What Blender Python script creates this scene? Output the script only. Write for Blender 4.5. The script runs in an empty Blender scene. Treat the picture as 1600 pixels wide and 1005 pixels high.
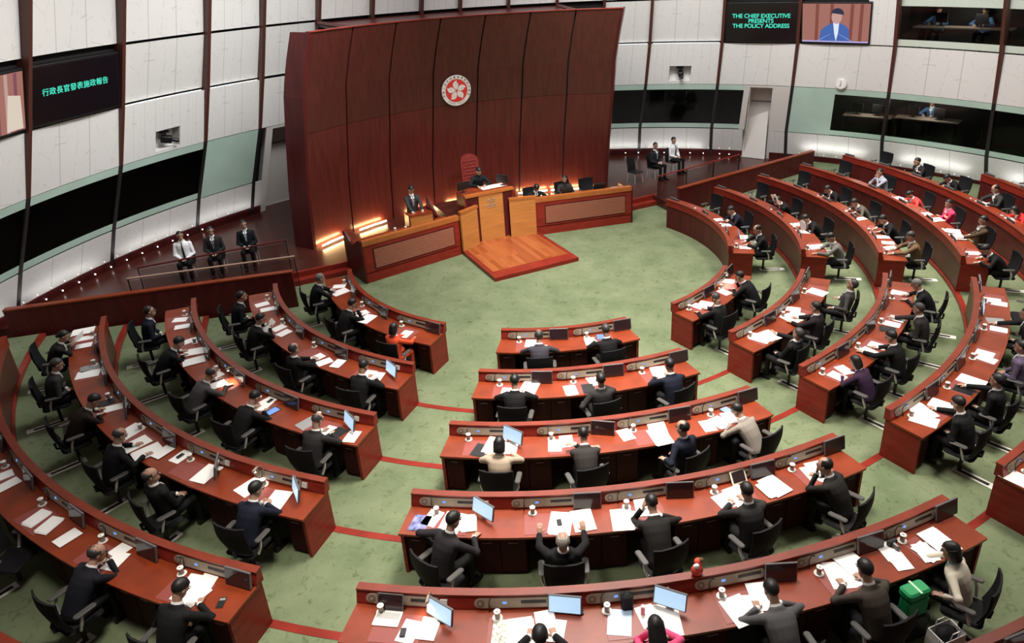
import bpy, math, random
from mathutils import Vector, Matrix
random.seed(7)
sc = bpy.context.scene
COL = sc.collection
PI = math.pi
rad = math.radians

# ------------------------------------------------------------ camera
def make_camera():
    yaw, pit, rol = 0.48062, 0.43179, -0.04158
    f = Vector((math.sin(yaw)*math.cos(pit), math.cos(yaw)*math.cos(pit), -math.sin(pit)))
    r = Vector((math.cos(yaw), -math.sin(yaw), 0)); u = r.cross(f)
    r2 = r*math.cos(rol)+u*math.sin(rol); u2 = -r*math.sin(rol)+u*math.cos(rol)
    cd = bpy.data.cameras.new('camera'); co = bpy.data.objects.new('camera', cd); COL.objects.link(co)
    m = Matrix((r2, u2, -f)).transposed().to_4x4(); m.translation = Vector((-8.35593, -16.75604, 8.24487))
    co.matrix_world = m
    cd.sensor_width = 36; cd.sensor_fit = 'HORIZONTAL'; cd.lens = 1130.38*36/1600
    cd.shift_x = -65.24/1600; cd.shift_y = -58.95/1600; cd.clip_end = 200
    sc.camera = co
make_camera()
# ------------------------------------------------------------ world, lights, exposure
w = bpy.data.worlds.new('world'); sc.world = w; w.use_nodes = True
w.node_tree.nodes['Background'].inputs[0].default_value = (1, .95, .9, 1)
w.node_tree.nodes['Background'].inputs[1].default_value = 0.11
vs = sc.view_settings; vs.view_transform = 'Standard'; vs.look = 'None'; vs.gamma = 1; vs.use_curve_mapping = False
vs.exposure = 0.5
sc.display_settings.display_device = 'sRGB'
def area(name, loc, target, size, power, col, spread=PI, shape='DISK'):
    l = bpy.data.lights.new(name, 'AREA'); l.shape = shape; l.size = size; l.energy = power; l.color = col; l.spread = spread
    o = bpy.data.objects.new(name, l); COL.objects.link(o); o.location = loc
    o.rotation_euler = (Vector(target)-Vector(loc)).to_track_quat('-Z', 'Y').to_euler()
    return o
WARM = (1, .92, .82)
area('ceiling_fill_light', (0, -2.0, 11.8), (0, -2.0, 0), 15.0, 1000, (1, .98, .97))
area('ceiling_light_well', (1.0, -1.2, 11.6), (1.0, -1.2, 0), 3.0, 235, WARM, rad(80))
area('ceiling_light_centre', (-2.5, -7.5, 11.6), (-2.8, -7.6, 0), 3.0, 400, WARM, rad(70))
area('ceiling_light_right', (8.5, -4.5, 11.6), (8.8, -4.6, 0), 3.0, 345, WARM, rad(75))
area('ceiling_light_near_right', (3.5, -12.0, 11.6), (3.5, -12.0, 0), 2.5, 190, WARM, rad(75))
area('fill_light_near_left', (-8.5, -10.0, 11.6), (-8.5, -10.0, 0), 2.5, 122, WARM, rad(65))  # added fill lamp to lift the near left desks
area('podium_spotlight', (-1.5, -9.5, 11.4), (0, 2.6, .9), 1.2, 58, WARM, rad(34))
for _i, (_b, _p) in enumerate(((-62, 76), (-42, 80), (-24, 86), (24, 52), (40, 66), (58, 74), (76, 72), (94, 64))):
    _a = rad(_b); area('wall_fill_light', (7.2*math.sin(_a), -5.1+7.2*math.cos(_a), 10.6), (14.5*math.sin(_a), -5.1+14.5*math.cos(_a), 3.2), 1.6, _p*.92, (1, .985, .97), rad(80))  # added lamps below the ceiling, put in to brighten the wall panels

# ------------------------------------------------------------ materials
def mat(name, col, rough=.5, metal=0, spec=.5, noise=None, emit=None, es=1.0, alpha=None, bump=0):
    m = bpy.data.materials.new(name); m.use_nodes = True
    nt = m.node_tree; b = nt.nodes['Principled BSDF']
    if max(col) < .62: col = tuple(c*.70 for c in col)     # dark and coloured things; whites stay as given
    es *= .70
    b.inputs['Base Color'].default_value = (*col, 1); b.inputs['Roughness'].default_value = rough
    b.inputs['Metallic'].default_value = metal; b.inputs['Specular IOR Level'].default_value = spec
    if emit:
        b.inputs['Emission Color'].default_value = (*emit, 1); b.inputs['Emission Strength'].default_value = es
    if noise:   # (scale vec, amount, detail)
        tc = nt.nodes.new('ShaderNodeTexCoord'); mp = nt.nodes.new('ShaderNodeMapping'); nz = nt.nodes.new('ShaderNodeTexNoise')
        rp = nt.nodes.new('ShaderNodeValToRGB')
        mp.inputs['Scale'].default_value = noise[0]; nz.inputs['Scale'].default_value = 1.0; nz.inputs['Detail'].default_value = noise[2]
        nt.links.new(tc.outputs['Object'], mp.inputs['Vector']); nt.links.new(mp.outputs['Vector'], nz.inputs['Vector'])
        nt.links.new(nz.outputs['Fac'], rp.inputs['Fac'])
        a = noise[1]; e = rp.color_ramp.elements
        e[0].position = .3; e[1].position = .7
        e[0].color = (*[c*(1-a) for c in col], 1); e[1].color = (*[min(1, c*(1+a)) for c in col], 1)
        nt.links.new(rp.outputs['Color'], b.inputs['Base Color'])
        if bump:
            bp = nt.nodes.new('ShaderNodeBump'); bp.inputs['Strength'].default_value = bump; bp.inputs['Distance'].default_value = .01
            nt.links.new(nz.outputs['Fac'], bp.inputs['Height']); nt.links.new(bp.outputs['Normal'], b.inputs['Normal'])
    return m
M = {}
M['wood'] = mat('red_mahogany', (.29, .030, .019), .33, noise=((2.2, 2.2, 14), .22, 4))
for _k in ('wood',): M[_k].node_tree.nodes['Principled BSDF'].inputs['Specular IOR Level'].default_value = .22
M['wood_top'] = mat('red_mahogany_top', (.30, .044, .011), .34, noise=((3, 3, 3), .22, 5))
M['wood_cap_red'] = mat('red_mahogany_edge', (.25, .034, .012), .36, noise=((3, 3, 3), .2, 4))
M['wood_dark'] = mat('dark_mahogany', (.105, .0145, .0140), .36, spec=.25, noise=((6, 6, 1.0), .25, 4))
M['wood_cupboard'] = mat('shaded_cupboard_mahogany', (.052, .0095, .0090), .6, spec=.10, noise=((6, 6, 1.0), .25, 4))  # darker desk wood: shade under the worktop is put into the colour
M['wood_panel'] = mat('panelled_mahogany', (.098, .022, .017), .30, noise=((14, 14, .10), .20, 3))
M['wood_panel_low'] = mat('panelled_mahogany_lower', (.122, .021, .016), .30, noise=((14, 14, .10), .22, 3))
M['wood_floor'] = mat('dark_floor_boards', (.085, .020, .014), .30, noise=((2, 9, 2), .3, 4))
M['wood_orange'] = mat('orange_oak', (.58, .23, .058), .38, noise=((1.2, 1.2, 14), .16, 4))
M['wood_cap'] = mat('orange_wood_capping', (.50, .15, .035), .35, noise=((4, 4, 4), .15, 4))
M['wood_grille'] = mat('grille_rose_wood', (.58, .22, .14), .4)
M['handrail'] = mat('pale_handrail', (.55, .36, .26), .4)
M['bronze'] = mat('bronze_plate', (.44, .36, .27), .42, .15, noise=((5, 5, 5), .12, 3))
M['bronze_dark'] = mat('dark_bronze', (.24, .19, .14), .4, .2)
M['chrome'] = mat('chrome', (.74, .74, .75), .25, .45)
M['steel'] = mat('brushed_steel', (.74, .73, .68), .42, .05)
M['black'] = mat('black_plastic', (.012, .012, .013), .42)
M['black_soft'] = mat('black_mesh_fabric', (.010, .010, .012), .75, spec=.25)
M['arm_grey'] = mat('grey_arm_pad', (.085, .08, .075), .5)
M['bezel'] = mat('grey_monitor_bezel', (.20, .19, .20), .35, .3)
M['screen_off'] = mat('dark_glossy_screen', (.045, .025, .028), .12)
M['screen_on'] = mat('lit_blue_white_screen', (.1, .1, .1), .3, emit=(.50, .74, 1.0), es=.95)
M['screen_blue'] = mat('lit_screen_window', (.1, .1, .1), .3, emit=(.16, .38, .95), es=.9)
M['paper'] = mat('white_paper', (.88, .87, .85), .8, spec=.2)
M['china'] = mat('white_china', (.80, .78, .73), .25)
M['cupbody'] = mat('glass_cup_sleeve', (.42, .36, .30), .3)
M['pad'] = mat('maroon_leather_pad', (.36, .085, .070), .38)
M['navyfold'] = mat('dark_folder', (.028, .035, .05), .4)
M['skin'] = mat('skin', (.56, .32, .22), .5)
M['cloth_white'] = mat('white_cloth', (.75, .75, .75), .8)
M['shoe'] = mat('black_shoe_leather', (.010, .009, .009), .3)
M['eye'] = mat('dark_eye', (.01, .008, .007), .3)
M['lip'] = mat('lips', (.36, .13, .10), .5)
M['red_leather'] = mat('red_tufted_leather', (.25, .030, .026), .35)
M['lamp'] = mat('small_led_lamp', (.8, .8, .8), .4, emit=(1, .96, .90), es=5)
M['uplight'] = mat('dim_uplight', (.8, .8, .8), .4, emit=(1, .97, .93), es=1.5)
M['strip'] = mat('warm_light_tube', (.8, .8, .8), .4, emit=(1, .64, .27), es=95)
M['cyan_text'] = mat('cyan_lit_letters', (0, 0, 0), .5, emit=(.08, .92, .66), es=1.0)
M['emblem_red'] = mat('emblem_red', (.72, .045, .04), .4)
M['emblem_white'] = mat('emblem_white', (.82, .80, .76), .4)
M['booth_dark'] = mat('dark_booth_lining', (.010, .010, .012), .8)
M['booth_desk'] = mat('beige_booth_desk', (.34, .27, .22), .5)
M['ceiling'] = mat('pale_ceiling', (.55, .52, .48), .8)
M['tv_black'] = mat('black_television_screen', (.012, .008, .011), .18)
M['green_frost'] = mat('frosted_green_glass', (.47, .64, .55), .22, noise=((1.2, 1.2, 1.2), .06, 2))
M['pale_frost'] = mat('pale_frosted_glass', (.56, .63, .55), .25)
M['ledge'] = mat('ledge_led', (.7, .7, .7), .5, emit=(.92, .97, 1), es=1.3)
M['mullion_low'] = mat('black_steel_mullion', (.022, .020, .020), .4)
M['gap'] = mat('black_shadow_gap', (.012, .010, .010), .8)
M['mullion'] = mat('brown_steel_mullion', (.105, .032, .022), .45)
M['hair_black'] = mat('black_hair', (.010, .009, .009), .5)
M['door_white'] = mat('white_painted_door', (.68, .65, .61), .35)
def cloth(col):
    if max(col) < .07: col = tuple(c*.75 for c in col)
    k = 'cloth_%.4f_%.4f_%.4f' % col
    if k not in M: M[k] = mat('woven_cloth', col, .8, spec=.2)
    return M[k]
def hairmat(col):
    k = 'hair_%.3f_%.3f_%.3f' % col
    if k not in M: M[k] = mat('hair', col, .5)
    return M[k]

def carpet_material():
    m = bpy.data.materials.new('green_carpet'); m.use_nodes = True; nt = m.node_tree; b = nt.nodes['Principled BSDF']
    b.inputs['Roughness'].default_value = .95; b.inputs['Specular IOR Level'].default_value = .1
    N = nt.nodes.new; L = nt.links.new
    tc = N('ShaderNodeTexCoord')
    n1 = N('ShaderNodeTexNoise'); n1.inputs['Scale'].default_value = 1.1; n1.inputs['Detail'].default_value = 6; n1.inputs['Roughness'].default_value = .65
    L(tc.outputs['Object'], n1.inputs['Vector'])
    r1 = N('ShaderNodeValToRGB'); e = r1.color_ramp.elements
    e[0].position = .32; e[0].color = (.112, .146, .078, 1); e[1].position = .68; e[1].color = (.182, .212, .126, 1)
    L(n1.outputs['Fac'], r1.inputs['Fac'])
    n2 = N('ShaderNodeTexNoise'); n2.inputs['Scale'].default_value = 7.5; n2.inputs['Detail'].default_value = 5; n2.inputs['Distortion'].default_value = 1.2
    L(tc.outputs['Object'], n2.inputs['Vector'])
    r2 = N('ShaderNodeValToRGB'); e = r2.color_ramp.elements
    e[0].position = .30; e[0].color = (.66, .68, .64, 1); e[1].position = .42; e[1].color = (1, 1, 1, 1)
    L(n2.outputs['Fac'], r2.inputs['Fac'])
    mx = N('ShaderNodeMix'); mx.data_type = 'RGBA'; mx.blend_type = 'MULTIPLY'; mx.inputs['Factor'].default_value = 1
    L(r1.outputs['Color'], mx.inputs[6]); L(r2.outputs['Color'], mx.inputs[7]); L(mx.outputs[2], b.inputs['Base Color'])
    bp = N('ShaderNodeBump'); bp.inputs['Strength'].default_value = .3
    n3 = N('ShaderNodeTexNoise'); n3.inputs['Scale'].default_value = 90
    L(tc.outputs['Object'], n3.inputs['Vector']); L(n3.outputs['Fac'], bp.inputs['Height']); L(bp.outputs['Normal'], b.inputs['Normal'])
    return m
M['carpet'] = carpet_material()

def white_panel_material():
    """white wall panels: thin vertical joints (from UV) and faint scratched line pattern"""
    m = bpy.data.materials.new('white_lined_panel'); m.use_nodes = True; nt = m.node_tree; b = nt.nodes['Principled BSDF']
    b.inputs['Roughness'].default_value = .34
    N = nt.nodes.new; L = nt.links.new
    uv = N('ShaderNodeUVMap'); sx = N('ShaderNodeSeparateXYZ'); L(uv.outputs['UV'], sx.inputs[0])
    mu = N('ShaderNodeMath'); mu.operation = 'MULTIPLY'; mu.inputs[1].default_value = 3; L(sx.outputs['X'], mu.inputs[0])
    pp = N('ShaderNodeMath'); pp.operation = 'PINGPONG'; pp.inputs[1].default_value = .5; L(mu.outputs[0], pp.inputs[0])
    pg = N('ShaderNodeMath'); pg.operation = 'LESS_THAN'; pg.inputs[1].default_value = .011; L(pp.outputs[0], pg.inputs[0])
    mp = N('ShaderNodeMapping'); mp.inputs['Scale'].default_value = (6, 2.2, 1); mp.inputs['Rotation'].default_value = (0, 0, .5)
    L(uv.outputs['UV'], mp.inputs['Vector'])
    vo = N('ShaderNodeTexVoronoi'); vo.feature = 'DISTANCE_TO_EDGE'; vo.inputs['Scale'].default_value = 1.1
    L(mp.outputs['Vector'], vo.inputs['Vector'])
    lt = N('ShaderNodeMath'); lt.operation = 'LESS_THAN'; lt.inputs[1].default_value = .010; L(vo.outputs['Distance'], lt.inputs[0])
    nz = N('ShaderNodeTexNoise'); nz.inputs['Scale'].default_value = 7; L(uv.outputs['UV'], nz.inputs['Vector'])
    gt = N('ShaderNodeMath'); gt.operation = 'GREATER_THAN'; gt.inputs[1].default_value = .52; L(nz.outputs['Fac'], gt.inputs[0])
    an = N('ShaderNodeMath'); an.operation = 'MULTIPLY'; L(lt.outputs[0], an.inputs[0]); L(gt.outputs[0], an.inputs[1])
    a2 = N('ShaderNodeMath'); a2.operation = 'MULTIPLY'; a2.inputs[1].default_value = .55; L(an.outputs[0], a2.inputs[0])
    mxm = N('ShaderNodeMath'); mxm.operation = 'MAXIMUM'; L(pg.outputs[0], mxm.inputs[0]); L(a2.outputs[0], mxm.inputs[1])
    mx = N('ShaderNodeMix'); mx.data_type = 'RGBA'
    mx.inputs[6].default_value = (.715, .71, .69, 1); mx.inputs[7].default_value = (.45, .445, .43, 1)
    L(mxm.outputs[0], mx.inputs[0]); L(mx.outputs[2], b.inputs['Base Color'])
    return m
M['white_panel'] = white_panel_material()

def glass_material(name, tint, mixf, rough=.05):
    m = bpy.data.materials.new(name); m.use_nodes = True; nt = m.node_tree
    for n in list(nt.nodes): nt.nodes.remove(n)
    o = nt.nodes.new('ShaderNodeOutputMaterial'); t = nt.nodes.new('ShaderNodeBsdfTransparent'); g = nt.nodes.new('ShaderNodeBsdfGlossy')
    t.inputs[0].default_value = (*tint, 1); g.inputs['Roughness'].default_value = rough; g.inputs[0].default_value = (.8, .8, .8, 1)
    x = nt.nodes.new('ShaderNodeMixShader'); x.inputs[0].default_value = mixf
    nt.links.new(t.outputs[0], x.inputs[1]); nt.links.new(g.outputs[0], x.inputs[2]); nt.links.new(x.outputs[0], o.inputs[0])
    return m
M['booth_glass'] = glass_material('dark_booth_glass', (.60, .62, .60), .016)
M['rail_glass'] = glass_material('clear_railing_glass', (.86, .84, .84), .05)
M['tumbler'] = glass_material('clear_tumbler', (.85, .85, .85), .12)

# ------------------------------------------------------------ mesh helper
class MB:
    def __init__(s): s.v = []; s.f = []; s.uv = {}
    def add(s, vs, fs):
        n = len(s.v); s.v += [tuple(p) for p in vs]; s.f += [tuple(i+n for i in f) for f in fs]
    def box(s, x0, x1, y0, y1, z0, z1, m=None):
        p = [(x0, y0, z0), (x1, y0, z0), (x1, y1, z0), (x0, y1, z0), (x0, y0, z1), (x1, y0, z1), (x1, y1, z1), (x0, y1, z1)]
        if m is not None: p = [m @ Vector(q) for q in p]
        s.add(p, [(0, 3, 2, 1), (4, 5, 6, 7), (0, 1, 5, 4), (1, 2, 6, 5), (2, 3, 7, 6), (3, 0, 4, 7)])
    def rbox(s, x0, x1, y0, y1, z0, z1, r, m=None, k=3):
        """box with rounded vertical edges and a small top/bottom chamfer"""
        out = []
        for (cx, cy, a0) in ((x1-r, y1-r, 0), (x0+r, y1-r, 90), (x0+r, y0+r, 180), (x1-r, y0+r, 270)):
            for i in range(k+1):
                a = rad(a0+90*i/k); out.append((cx+r*math.cos(a), cy+r*math.sin(a), cx, cy))
        c = min(r*.5, (z1-z0)*.4); rings = []
        for z, sh in ((z0, c), (z0+c, 0), (z1-c, 0), (z1, c)):
            g = []
            for (x, y, cx, cy) in out:
                d = Vector((x-cx, y-cy)); d = d*(1-sh/r) if r > 0 else d
                g.append(Vector((cx+d.x, cy+d.y, z)))
            rings.append(g)
        s.loft(rings, m)
    def loft(s, rings, m=None, cap=True):
        n = len(rings[0]); vs = []; fs = []
        for g in rings: vs += [(m @ Vector(p)) if m is not None else p for p in g]
        for i in range(len(rings)-1):
            for j in range(n):
                a = i*n+j; b = i*n+(j+1) % n; fs.append((a, b, b+n, a+n))
        if cap:
            fs.append(tuple(range(n-1, -1, -1))); fs.append(tuple(range((len(rings)-1)*n, len(rings)*n)))
        s.add(vs, fs)
    def tube(s, pts, r, seg=8, m=None, flat=None):
        """tube along pts; r number or list; flat=(vector, factor) squashes along the vector; rounded ends"""
        pts = [Vector(p) for p in pts]; R = r if isinstance(r, (list, tuple)) else [r]*len(pts)
        d0 = (pts[1]-pts[0]).normalized(); d1 = (pts[-1]-pts[-2]).normalized()
        P = [pts[0]-d0*R[0]*.8, pts[0]-d0*R[0]*.5]+pts+[pts[-1]+d1*R[-1]*.5, pts[-1]+d1*R[-1]*.8]
        Q = [R[0]*.45, R[0]*.85]+list(R)+[R[-1]*.85, R[-1]*.45]
        up = Vector((0, 0, 1)) if abs(d0.z) < .9 else Vector((0, 1, 0)); rings = []
        for i, p in enumerate(P):
            d = (P[min(i+1, len(P)-1)]-P[max(i-1, 0)]).normalized()
            x = d.cross(up)
            x = x.normalized() if x.length > 1e-4 else Vector((1, 0, 0)); y = d.cross(x).normalized(); up = -y if (-y).dot(up) > 0 else y
            g = []
            for k in range(seg):
                a = 2*PI*k/seg; o = (x*math.cos(a)+y*math.sin(a))*Q[i]
                if flat: o = o-Vector(flat[0])*(o.dot(Vector(flat[0])))*(1-flat[1])
                g.append(p+o)
            rings.append(g)
        s.loft(rings, m)
    def ell(s, c, rx, ry, rz, m=None, seg=12, rin=8, fn=None):
        rings = []
        for i in range(1, rin):
            t = PI*i/rin; g = []
            for k in range(seg):
                a = 2*PI*k/seg; d = Vector((math.sin(t)*math.cos(a), math.sin(t)*math.sin(a), -math.cos(t)))
                f = fn(d) if fn else 1
                g.append(Vector(c)+Vector((d.x*rx*f, d.y*ry*f, d.z*rz*f)))
            rings.append(g)
        s.loft(rings, m)
    def cyl(s, c, r, z0, z1, seg=16, r2=None, m=None):
        r2 = r if r2 is None else r2
        s.loft([[Vector((c[0]+r*math.cos(2*PI*k/seg), c[1]+r*math.sin(2*PI*k/seg), z0)) for k in range(seg)],
                [Vector((c[0]+r2*math.cos(2*PI*k/seg), c[1]+r2*math.sin(2*PI*k/seg), z1)) for k in range(seg)]], m)
    def prism(s, poly, z0, z1, m=None):
        s.loft([[Vector((x, y, z0)) for x, y in poly], [Vector((x, y, z1)) for x, y in poly]], m)
    def arc(s, prof, a0, a1, n, c=(0, 0)):
        """sweep closed profile [(radius, z)] about the vertical axis from bearing a0 to a1 (degrees, bearing = atan2(x, y))"""
        rings = []
        for i in range(n+1):
            a = rad(a0+(a1-a0)*i/n)
            rings.append([Vector((c[0]+r*math.sin(a), c[1]+r*math.cos(a), z)) for r, z in prof])
        s.loft(rings)
    def mesh(s, name, mt, smooth=False):
        me = bpy.data.meshes.new(name); me.from_pydata(s.v, [], s.f); me.update()
        if mt is not None: me.materials.append(mt)
        import bmesh
        bm = bmesh.new(); bm.from_mesh(me); bmesh.ops.recalc_face_normals(bm, faces=bm.faces); bm.to_mesh(me); bm.free()
        if smooth:
            me.polygons.foreach_set('use_smooth', [True]*len(me.polygons))
            try: me.set_sharp_from_angle(angle=rad(40))
            except Exception: pass
        return me
    def build(s, name, mt, parent=None, smooth=False, loc=None):
        return link(name, s.mesh(name, mt, smooth), parent, loc)
def link(name, me, parent=None, loc=None, mtx=None):
    o = bpy.data.objects.new(name, me); COL.objects.link(o)
    if parent is not None: o.parent = parent
    if mtx is not None: o.matrix_local = mtx
    elif loc is not None: o.location = loc
    return o
def empty(name, mtx=None):
    o = bpy.data.objects.new(name, None); COL.objects.link(o); o.empty_display_size = .1
    if mtx is not None: o.matrix_world = mtx
    return o
def tag(o, label=None, cat=None, group=None, kind=None):
    if label: o['label'] = label
    if cat: o['category'] = cat
    if group: o['group'] = group
    if kind: o['kind'] = kind
    return o
def struct(o, label=None): return tag(o, label, None, None, 'structure')
def copy_tree(o, parent=None, mtx=None):
    c = o.copy(); COL.objects.link(c)
    if parent is not None: c.parent = parent
    if mtx is not None: c.matrix_world = mtx
    for ch in o.children: copy_tree(ch, c)
    return c

# ------------------------------------------------------------ the plan of the room
R1, DR, ST = 5.10265, 1.81295, .0884          # front edge of the first row, row pitch, rise per row
def RR(i): return R1+(i-1)*DR
def ZZ(i): return (i-1)*ST
# bearings of the block ends, row by row
BL = {'L': {1: (-78.7, -128.7), 2: (-82.4, -131.8), 3: (-84.0, -133.7), 4: (-85.8, -135.0), 5: (-87.0, -135.9), 6: (-88.0, -136.5)},
      'C': {1: (-143.3, -173.8), 2: (-142.9, -176.1), 3: (-142.6, -177.5), 4: (-142.45, -178.4), 5: (-142.2, -179.0), 6: (-142.0, -179.4)},
      'B1': {1: (172.2, 143.1), 2: (173.5, 141.4), 3: (174.2, 140.5), 4: (174.8, 139.9), 5: (175.2, 139.5)},
      'B2': {1: (128.3, 79.3), 2: (130.9, 82.9), 3: (132.2, 84.5), 4: (133.1, 86.0), 5: (133.8, 87.6), 6: (134.3, 105.2)}}
NS = {('L', i): i+2 for i in range(1, 6)}
NS.update({('C', i): i+1 for i in range(1, 6)}); NS.update({('B1', i): i+1 for i in range(1, 6)})
NS.update({('B2', i): i+2 for i in range(1, 6)}); NS[('B2', 6)] = 5; NS[('C', 6)] = 7; NS[('L', 6)] = 8
BNAME = {'L': 'left block', 'C': 'centre block', 'B1': 'near right block', 'B2': 'far right block'}
RNAME = {1: 'front row', 2: 'second row', 3: 'third row', 4: 'fourth row', 5: 'fifth row', 6: 'rear row'}
ORD = ['first', 'second', 'third', 'fourth', 'fifth', 'sixth', 'seventh', 'eighth']
def seat_phi(s, r, k):
    a, b = BL[s][r]; return a+(b-a)*(k+.5)/NS[(s, r)]
def seat_name(s, r, k):
    fr = {'L': 'from barrier', 'C': 'from left', 'B1': 'from near end', 'B2': 'from near end'}[s]
    return '%s seat %s, %s, %s' % (ORD[k], fr, RNAME[r], BNAME[s])
def frame(phi, R, z):
    a = rad(phi); f = Vector((-math.sin(a), -math.cos(a), 0)); x = Vector((-math.cos(a), math.sin(a), 0))
    m = Matrix((x, f, Vector((0, 0, 1)))).transposed().to_4x4(); m.translation = Vector((R*math.sin(a), R*math.cos(a), z)); return m
def sframe(r, phi, d=0, dz=0): return frame(phi, RR(r)+d, ZZ(r)+dz)
# ------------------------------------------------------------ floor: flat well, five curved terraces, dais, carpet
mb = MB(); mb.arc([(0.001, -.30), (RR(2)+.05, -.30), (RR(2)+.05, 0), (0.001, 0)], -180, 180, 96)
fl = struct(mb.build('floor', M['carpet']))
for i in range(2, 8):
    mb = MB(); r0 = RR(i)+.005; r1 = RR(i+1)+.02 if i < 7 else 17.5
    mb.arc([(r0, -.30), (r1, -.30), (r1, ZZ(i)), (r0, ZZ(i))], -77.5, -283.5, 120)
    struct(mb.build('floor', M['carpet']))
    mb = MB(); mb.arc([(r0-.012, ZZ(i)-ST), (r0+.11, ZZ(i)-ST), (r0+.11, ZZ(i)+.006), (r0-.012, ZZ(i)+.006)], -77.5, -283.5, 120)
    struct(mb.build('trim_%d' % i, M['wood']))
mb = MB()
poly = [(-6.25, 3.16), (-6.45, 2.0), (-13.4, 3.72)]
for a in range(-60, 66, 4): poly.append((16.3*math.sin(rad(a)), -5.1+16.3*math.cos(rad(a))))
poly += [(13.9, 2.62), (6.0, 1.84), (6.1, 3.16)]
poly = poly[::-1]
mb.prism(poly, 0, .30); struct(mb.build('dais_floor', M['wood_floor']))
for x0, x1 in ((-6.30, -4.2), (4.2, 6.35)):
    mb = MB(); mb.box(x0, x1, 2.90, 3.18, 0, .15); struct(mb.build('trim_8', M['wood']))
    mb = MB(); mb.box(x0, x1, 3.14, 3.24, .15, .306); struct(mb.build('trim_9', M['wood']))

# ------------------------------------------------------------ outer drum wall
WC = (0, -5.10145)
ZL = [0, .58751, 1.55306, 3.39558, 4.96949, 6.49234, 8.3, 10.2]
RL = [15.955, 15.70314, 15.28919, 14.54896, 14.09605, 13.64271, 13.10, 12.55]
TL = [0, 0, .08168, .86331, 1.36399, 1.64905, 1.99, 2.3]
TH = {0: -65.3, 1: -53.94, 2: -42.67, 3: -31.6, 4: -24.09, 5: -16.25, 6: -8.41, 7: -1.09, 8: 4.76, 9: 12.12, 10: 19.57, 11: 26.8,
      12: 34.04, 13: 44.76, 14: 55.53, 15: 68.6, 16: 81.64, 17: 94.6, 18: 107.5}
def lerp_tab(z, T):
    for i in range(len(ZL)-1):
        if z <= ZL[i+1] or i == len(ZL)-2:
            t = (z-ZL[i])/(ZL[i+1]-ZL[i]); return T[i]+(T[i+1]-T[i])*t
def wpt(th, z, off=0):
    """point of the wall at bearing th (degrees at the foot), height z, off = distance towards the room"""
    R = lerp_tab(z, RL)-off; a = rad(th+lerp_tab(z, TL)); return Vector((WC[0]+R*math.sin(a), WC[1]+R*math.cos(a), z))
def wpatch(th0, th1, z0, z1, off=0, thick=.06, n=6, name=None, mt=None, parent=None, dth=0, tilt=0):
    """curved slab of the wall; th0, th1 bearings; tilt pushes its foot outwards"""
    vs = []; fs = []; uvs = []
    for layer in (0, 1):
        for j, z in enumerate((z0, z1)):
            for i in range(n+1):
                o = off-layer*thick+(tilt if j == 1 else 0)
                vs.append(wpt(th0+(th1-th0)*i/n, z, o)); uvs.append((i/n, j))
    N = n+1
    for i in range(n):
        fs.append((i, i+1, N+i+1, N+i)); fs.append((2*N+i, 3*N+i, 3*N+i+1, 2*N+i+1))
        fs.append((i, 2*N+i, 2*N+i+1, i+1)); fs.append((N+i, N+i+1, 3*N+i+1, 3*N+i))
    fs.append((0, N, 3*N, 2*N)); fs.append((n, 2*N+n, 3*N+n, N+n))
    me = bpy.data.meshes.new(name or 'wall_panel'); me.from_pydata(vs, [], fs); me.materials.append(mt)
    ul = me.uv_layers.new(name='UVMap')
    for p in me.polygons:
        for li in p.loop_indices: ul.data[li].uv = uvs[me.loops[li].vertex_index]
    import bmesh
    bm = bmesh.new(); bm.from_mesh(me); bmesh.ops.recalc_face_normals(bm, faces=bm.faces); bm.to_mesh(me); bm.free()
    return link(name or 'wall_panel', me, parent)
# dark backing of the drum behind the panels, one piece either side of the timber wall
def backing(name, t0, t1):
    vs = []; fs = []; n = 30
    for z in ZL:
        for i in range(n+1): vs.append(wpt(t0+(t1-t0)*i/n, z, -1.9 if z < 3.41 or (t0+(t1-t0)*i/n > 66 and z < 6.6) else -.22))
    for j in range(len(ZL)-1):
        for i in range(n): fs.append((j*(n+1)+i, j*(n+1)+i+1, (j+1)*(n+1)+i+1, (j+1)*(n+1)+i))
    me = bpy.data.meshes.new(name); me.from_pydata(vs, [], fs); me.materials.append(M['gap']); o = link(name, me); 
    so = o.modifiers.new('thick', 'SOLIDIFY'); so.thickness = .08; so.offset = 0
    return struct(o)
wall_l = backing('wall_left', TH[0], TH[7]); wall_r = backing('wall_right', TH[7], TH[18])
def side(b): return wall_l if b < 7 else wall_r
E0 = .22   # half a mullion, in degrees
A_, B_, C_, D_, E_, F_ = ZL[1:7]
def panel(b, z0, z1, t0=0.0, t1=1.0, mt='white_panel', off=.02, tilt=0, name='wall_panel', parent=None, thick=.06):
    a = TH[b]+E0+(TH[b+1]-TH[b]-2*E0)*t0; e = TH[b]+E0+(TH[b+1]-TH[b]-2*E0)*t1
    return wpatch(a, e, z0, z1, off, thick, 6, name, M[mt], parent if parent is not None else side(b), tilt=tilt)
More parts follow.
